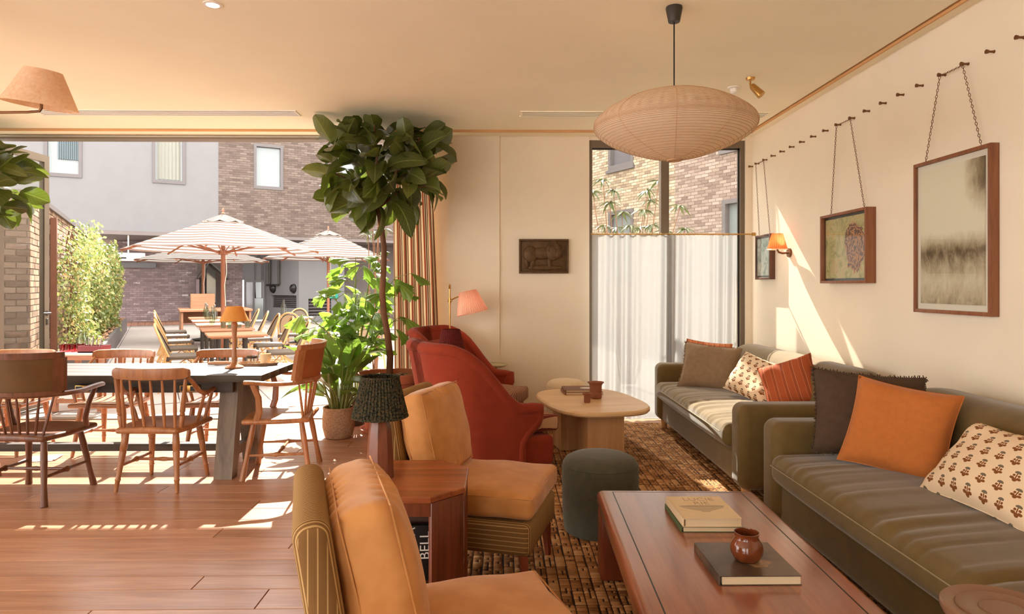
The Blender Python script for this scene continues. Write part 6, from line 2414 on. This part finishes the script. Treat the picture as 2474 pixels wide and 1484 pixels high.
def picture(label, y0, y1, z0, z1, dep, fw, fmat, art, mount, pegs, name='framed_picture', recess=0.012, extra=None):
    """hangs on the right wall; y0 near, y1 far"""
    t = thing(name, label, 'picture', (XR, (y0 + y1) / 2, (z0 + z1) / 2))
    hy, hz = (y1 - y0) / 2, (z1 - z0) / 2
    for s in (-1, 1):
        part('frame_side', MB().soft((-dep / 2, s * (hy - fw / 2), 0), (dep, fw, 2 * hz), 0.003, 1), fmat, t)
        part('frame_rail', MB().soft((-dep / 2, 0, s * (hz - fw / 2)), (dep, 2 * hy - 2 * fw, fw), 0.003, 1), fmat, t)
    part('mount', MB().box((-dep + recess + 0.008, 0, 0), (0.004, 2 * hy - 2 * fw, 2 * hz - 2 * fw)), M['white'] if mount else M['black'], t, smooth=False)
    mg = mount or 0.018
    part('artwork', MB().box((-dep + recess + 0.003, 0, 0), (0.006, 2 * hy - 2 * fw - 2 * mg, 2 * hz - 2 * fw - 2 * mg)), art, t, smooth=False)
    part('glazing', MB().box((-dep + recess - 0.006, 0, 0), (0.002, 2 * hy - 2 * fw, 2 * hz - 2 * fw)), M['glass'], t, smooth=False)
    yc, zc = (y0 + y1) / 2, (z0 + z1) / 2
    pn, pf = pegs
    spread = hy * 0.72
    X = -0.034
    chain(t, (X, pn - yc, PEGZ - 0.008 - zc), (X * 0.9, -spread, hz))
    chain(t, (X, pf - yc, PEGZ - 0.008 - zc), (X * 0.9, spread, hz))
    chain(t, (X, pn - yc, PEGZ - 0.008 - zc), (X, pf - yc, PEGZ - 0.008 - zc))
    return t


def art_ink():
    t = NT('ink wash drawing')
    v_ = t.coord('Object', (1, 1, 1))
    sp = t.n('ShaderNodeSeparateXYZ')
    t.l(v_, sp.inputs[0])
    n1 = t.noise(t.coord('Object', (1, 4.5, 3.2), (0.7, 0, 0)), 2.2, 6, 0.65, 1.2)
    n2 = t.noise(t.coord('Object', (1, 7, 2.6), (-0.7, 0, 0)), 4.0, 5, 0.7, 0.5)
    z = sp.outputs[2]
    band = t.math('SUBTRACT', 1.0, t.math('MULTIPLY', t.math('ABSOLUTE', t.math('ADD', z, 0.10)), 6.0), True)
    low = t.math('MULTIPLY', t.math('SUBTRACT', -0.04, z), 1.6, True)
    yy = t.math('MULTIPLY', t.math('SUBTRACT', -0.05, sp.outputs[1]), 5.0, True)
    tree = t.math('MULTIPLY', yy, t.math('MULTIPLY', t.math('SUBTRACT', z, 0.02), 4.0, True))
    d = t.math('ADD', t.math('MULTIPLY', band, 0.5), t.math('ADD', t.math('MULTIPLY', low, 0.75), t.math('MULTIPLY', tree, 0.6)))
    f_ = t.math('MULTIPLY', d, t.math('ADD', t.math('MULTIPLY', n1, 1.1), t.math('MULTIPLY', n2, 0.7)))
    t.base(t.ramp(f_, [(0.14, lin((236, 226, 206))), (0.32, lin((200, 184, 158))), (0.52, lin((128, 110, 88))), (0.80, lin((54, 44, 38)))]), 0.6, 0, 0.2)
    return t.m


def art_swirl():
    t = NT('abstract animal painting')
    v_ = t.coord('Object', (1, 1, 1))
    n0 = t.noise(v_, 7, 6, 0.7, 1.8)
    bgc = t.ramp(n0, [(0.30, lin((96, 100, 62))), (0.44, lin((176, 166, 106))), (0.55, lin((206, 188, 134))), (0.68, lin((198, 138, 86))), (0.8, lin((120, 116, 84)))])
    sp = t.n('ShaderNodeSeparateXYZ')
    t.l(v_, sp.inputs[0])
    dy = t.math('ADD', sp.outputs[1], 0.13)
    dz = t.math('ADD', sp.outputs[2], 0.0)
    r = t.math('SQRT', t.math('ADD', t.math('MULTIPLY', t.math('MULTIPLY', dy, dy), 2.2), t.math('MULTIPLY', dz, dz)))
    nn = t.noise(v_, 9, 4, 0.6, 0.8)
    ring = t.math('FRACT', t.math('ADD', t.math('MULTIPLY', r, 17.0), t.math('MULTIPLY', nn, 7.0)))
    swc = t.ramp(ring, [(0.0, lin((70, 44, 36))), (0.45, lin((120, 74, 54))), (0.55, lin((206, 136, 92))), (0.9, lin((176, 130, 96)))])
    inside = t.math('LESS_THAN', t.math('ADD', r, t.math('MULTIPLY', nn, 0.22)), 0.30)
    t.base(t.mix(inside, bgc, swc), 0.5, 0, 0.3)
    return t.m


def art_pale():
    t = NT('pale botanical print')
    n0 = t.noise(t.coord('Object'), 9, 5, 0.6, 1.0)
    t.base(t.ramp(n0, [(0.35, lin((120, 140, 132))), (0.5, lin((172, 182, 172))), (0.62, lin((214, 210, 198))), (0.75, lin((150, 160, 148)))]), 0.5, 0, 0.3)
    return t.m


M['frame_oak'] = wood('frame oak', (150, 94, 60), (112, 62, 36), 2, 0.45, 0.04)
M['frame_dark'] = wood('frame walnut', (104, 66, 46), (66, 38, 26), 2, 0.45, 0.04)
picture('large framed ink-wash landscape hanging from chains on the right wall', 3.47, 4.13, 1.234, 2.158, 0.05, 0.022, M['frame_oak'], art_ink(), 0.035, (3.705, 3.90))
picture('framed abstract painting in green and rust on the right wall', 4.63, 5.305, 1.417, 1.956, 0.075, 0.02, M['frame_oak'], art_swirl(), 0, (4.915, 5.12), recess=0.03)
picture('small framed pale botanical picture nearest the tall window', 6.36, 6.73, 1.46, 1.905, 0.055, 0.02, M['frame_dark'], art_pale(), 0, (6.56, 6.765), recess=0.01)

sc_ = thing('wall_sconce', 'brass wall light with small orange shade beside the far picture', 'wall lamp', (XR, 6.03, 1.70))
part('wall_plate', MB().cyl((0, 0, 0), (-0.018, 0, 0), 0.042, n=24), M['bronze'], sc_)
part('arm', MB().tube([(-.015, 0, 0), (-.07, 0, -.005), (-.105, 0, .005), (-.118, 0, .03), (-.118, 0, .06)], .009), M['bronze'], sc_)
M['orange_pleat'] = stripes_uv('orange pleated silk', [(0, (200, 116, 70)), (0.5, (222, 146, 96))], 1 / 30, 0.8, 0, 'UV', 0.55)


def sshade(u, v):
    a = 2 * PI * u
    r = 0.088 + (0.048 - 0.088) * v + 0.0016 * math.sin(30 * a)
    return (-0.118 + r * math.cos(a), r * math.sin(a), 0.03 + 0.145 * v)


part('shade', MB().grid(sshade, 150, 5, True), M['orange_pleat'], sc_, 'orange pleated shade')
part('shade_trim', MB().tube([(-.118 + .089 * math.cos(a), .089 * math.sin(a), .03) for a in np.linspace(0, 2 * PI, 33)[:-1]], .003, 5, closed=True), M['white'], sc_)
part('bulb', MB().lathe([(.001, .05), (.012, .055), (.016, .08), (.012, .1), (.001, .11)], 12, (-.118, 0, 0)), bulb_m, sc_)
lamp_light('sconce_light', (XR - 0.118, 6.03, 1.80), 0.5, (1, 0.6, 0.3), 0.015)

# ---- bronze relief on the back wall
rf = thing('relief_plaque', 'dark bronze relief plaque of an animal on the back wall', 'plaque', (0.428, YB, 1.706))
rm = mat('patinated bronze', (92, 66, 38), 0.55, 0.3, 25, metal=0.35, bump=0.5, bs=70, bd=0.006)
part('plate', MB().soft((0, -0.012, 0), (0.52, 0.024, 0.36), 0.004, 1), rm, rf)
fm = MB()
for s in (-1, 1):
    fm.soft((0, -0.03, s * 0.17), (0.52, 0.03, 0.02), 0.005, 2)
    fm.soft((s * 0.25, -0.03, 0), (0.02, 0.03, 0.32), 0.005, 2)
part('border', fm, rm, rf)


def blob(c, s, r=0):
    mb = MB()
    mb.soft((0, 0, 0), (1, 1, 1), 0.499, 5)
    q = Matrix.Translation(c) @ Matrix.Rotation(r, 4, 'Y') @ Matrix.Diagonal((s[0], s[1], s[2], 1))
    mb.v = [tuple(q @ Vector(p)) for p in mb.v]
    return mb


an = MB()
for c, s, r in (((-0.03, -.03, .03), (.30, .05, .13), 0), ((.10, -.035, .05), (.17, .06, .20), .3), ((-.14, -.035, .02), (.15, .055, .18), -.2), ((.15, -.04, .03), (.08, .06, .12), .2), ((-.12, -.03, -.08), (.05, .045, .14), .15), ((.06, -.03, -.07), (.05, .045, .14), -.1), ((-.18, -.03, -.07), (.045, .04, .12), -.2), ((.0, -.025, -.12), (.40, .04, .06), 0)):
    b_ = blob(c, s, r)
    an.add(b_.v, b_.f)
part('animal_relief', an, rm, rf, 'raised figure of a crouching animal')
for k in range(9):
    a = -0.9 + 0.22 * k
    part('mane_lock', MB().tube([(.10 + .05 * math.cos(a + w), -.066, .055 + (.03 + .009 * k) * math.sin(a + w)) for w in np.linspace(0.2, 2.4, 8)], .006, 5), rm, rf)

# RUG LIFT: things that stand on the rug rest on its pile
for o in list(COL.objects):
    if o.parent is None and o.name.split('.')[0] not in ('woven_rug', 'framed_picture', 'cafe_curtain', 'curtain_rod', 'marble_side_table', 'paper_pendant') and 'category' in o:
        p = o.matrix_world.translation if o.name.startswith('throw_cushion') else o.location
        if RX0 - 0.1 < p.x < RX1 and RY0 < p.y < RY1 + 0.01 and p.z < 1.0 and p.y > 1.0:
            o.location.z += 0.011
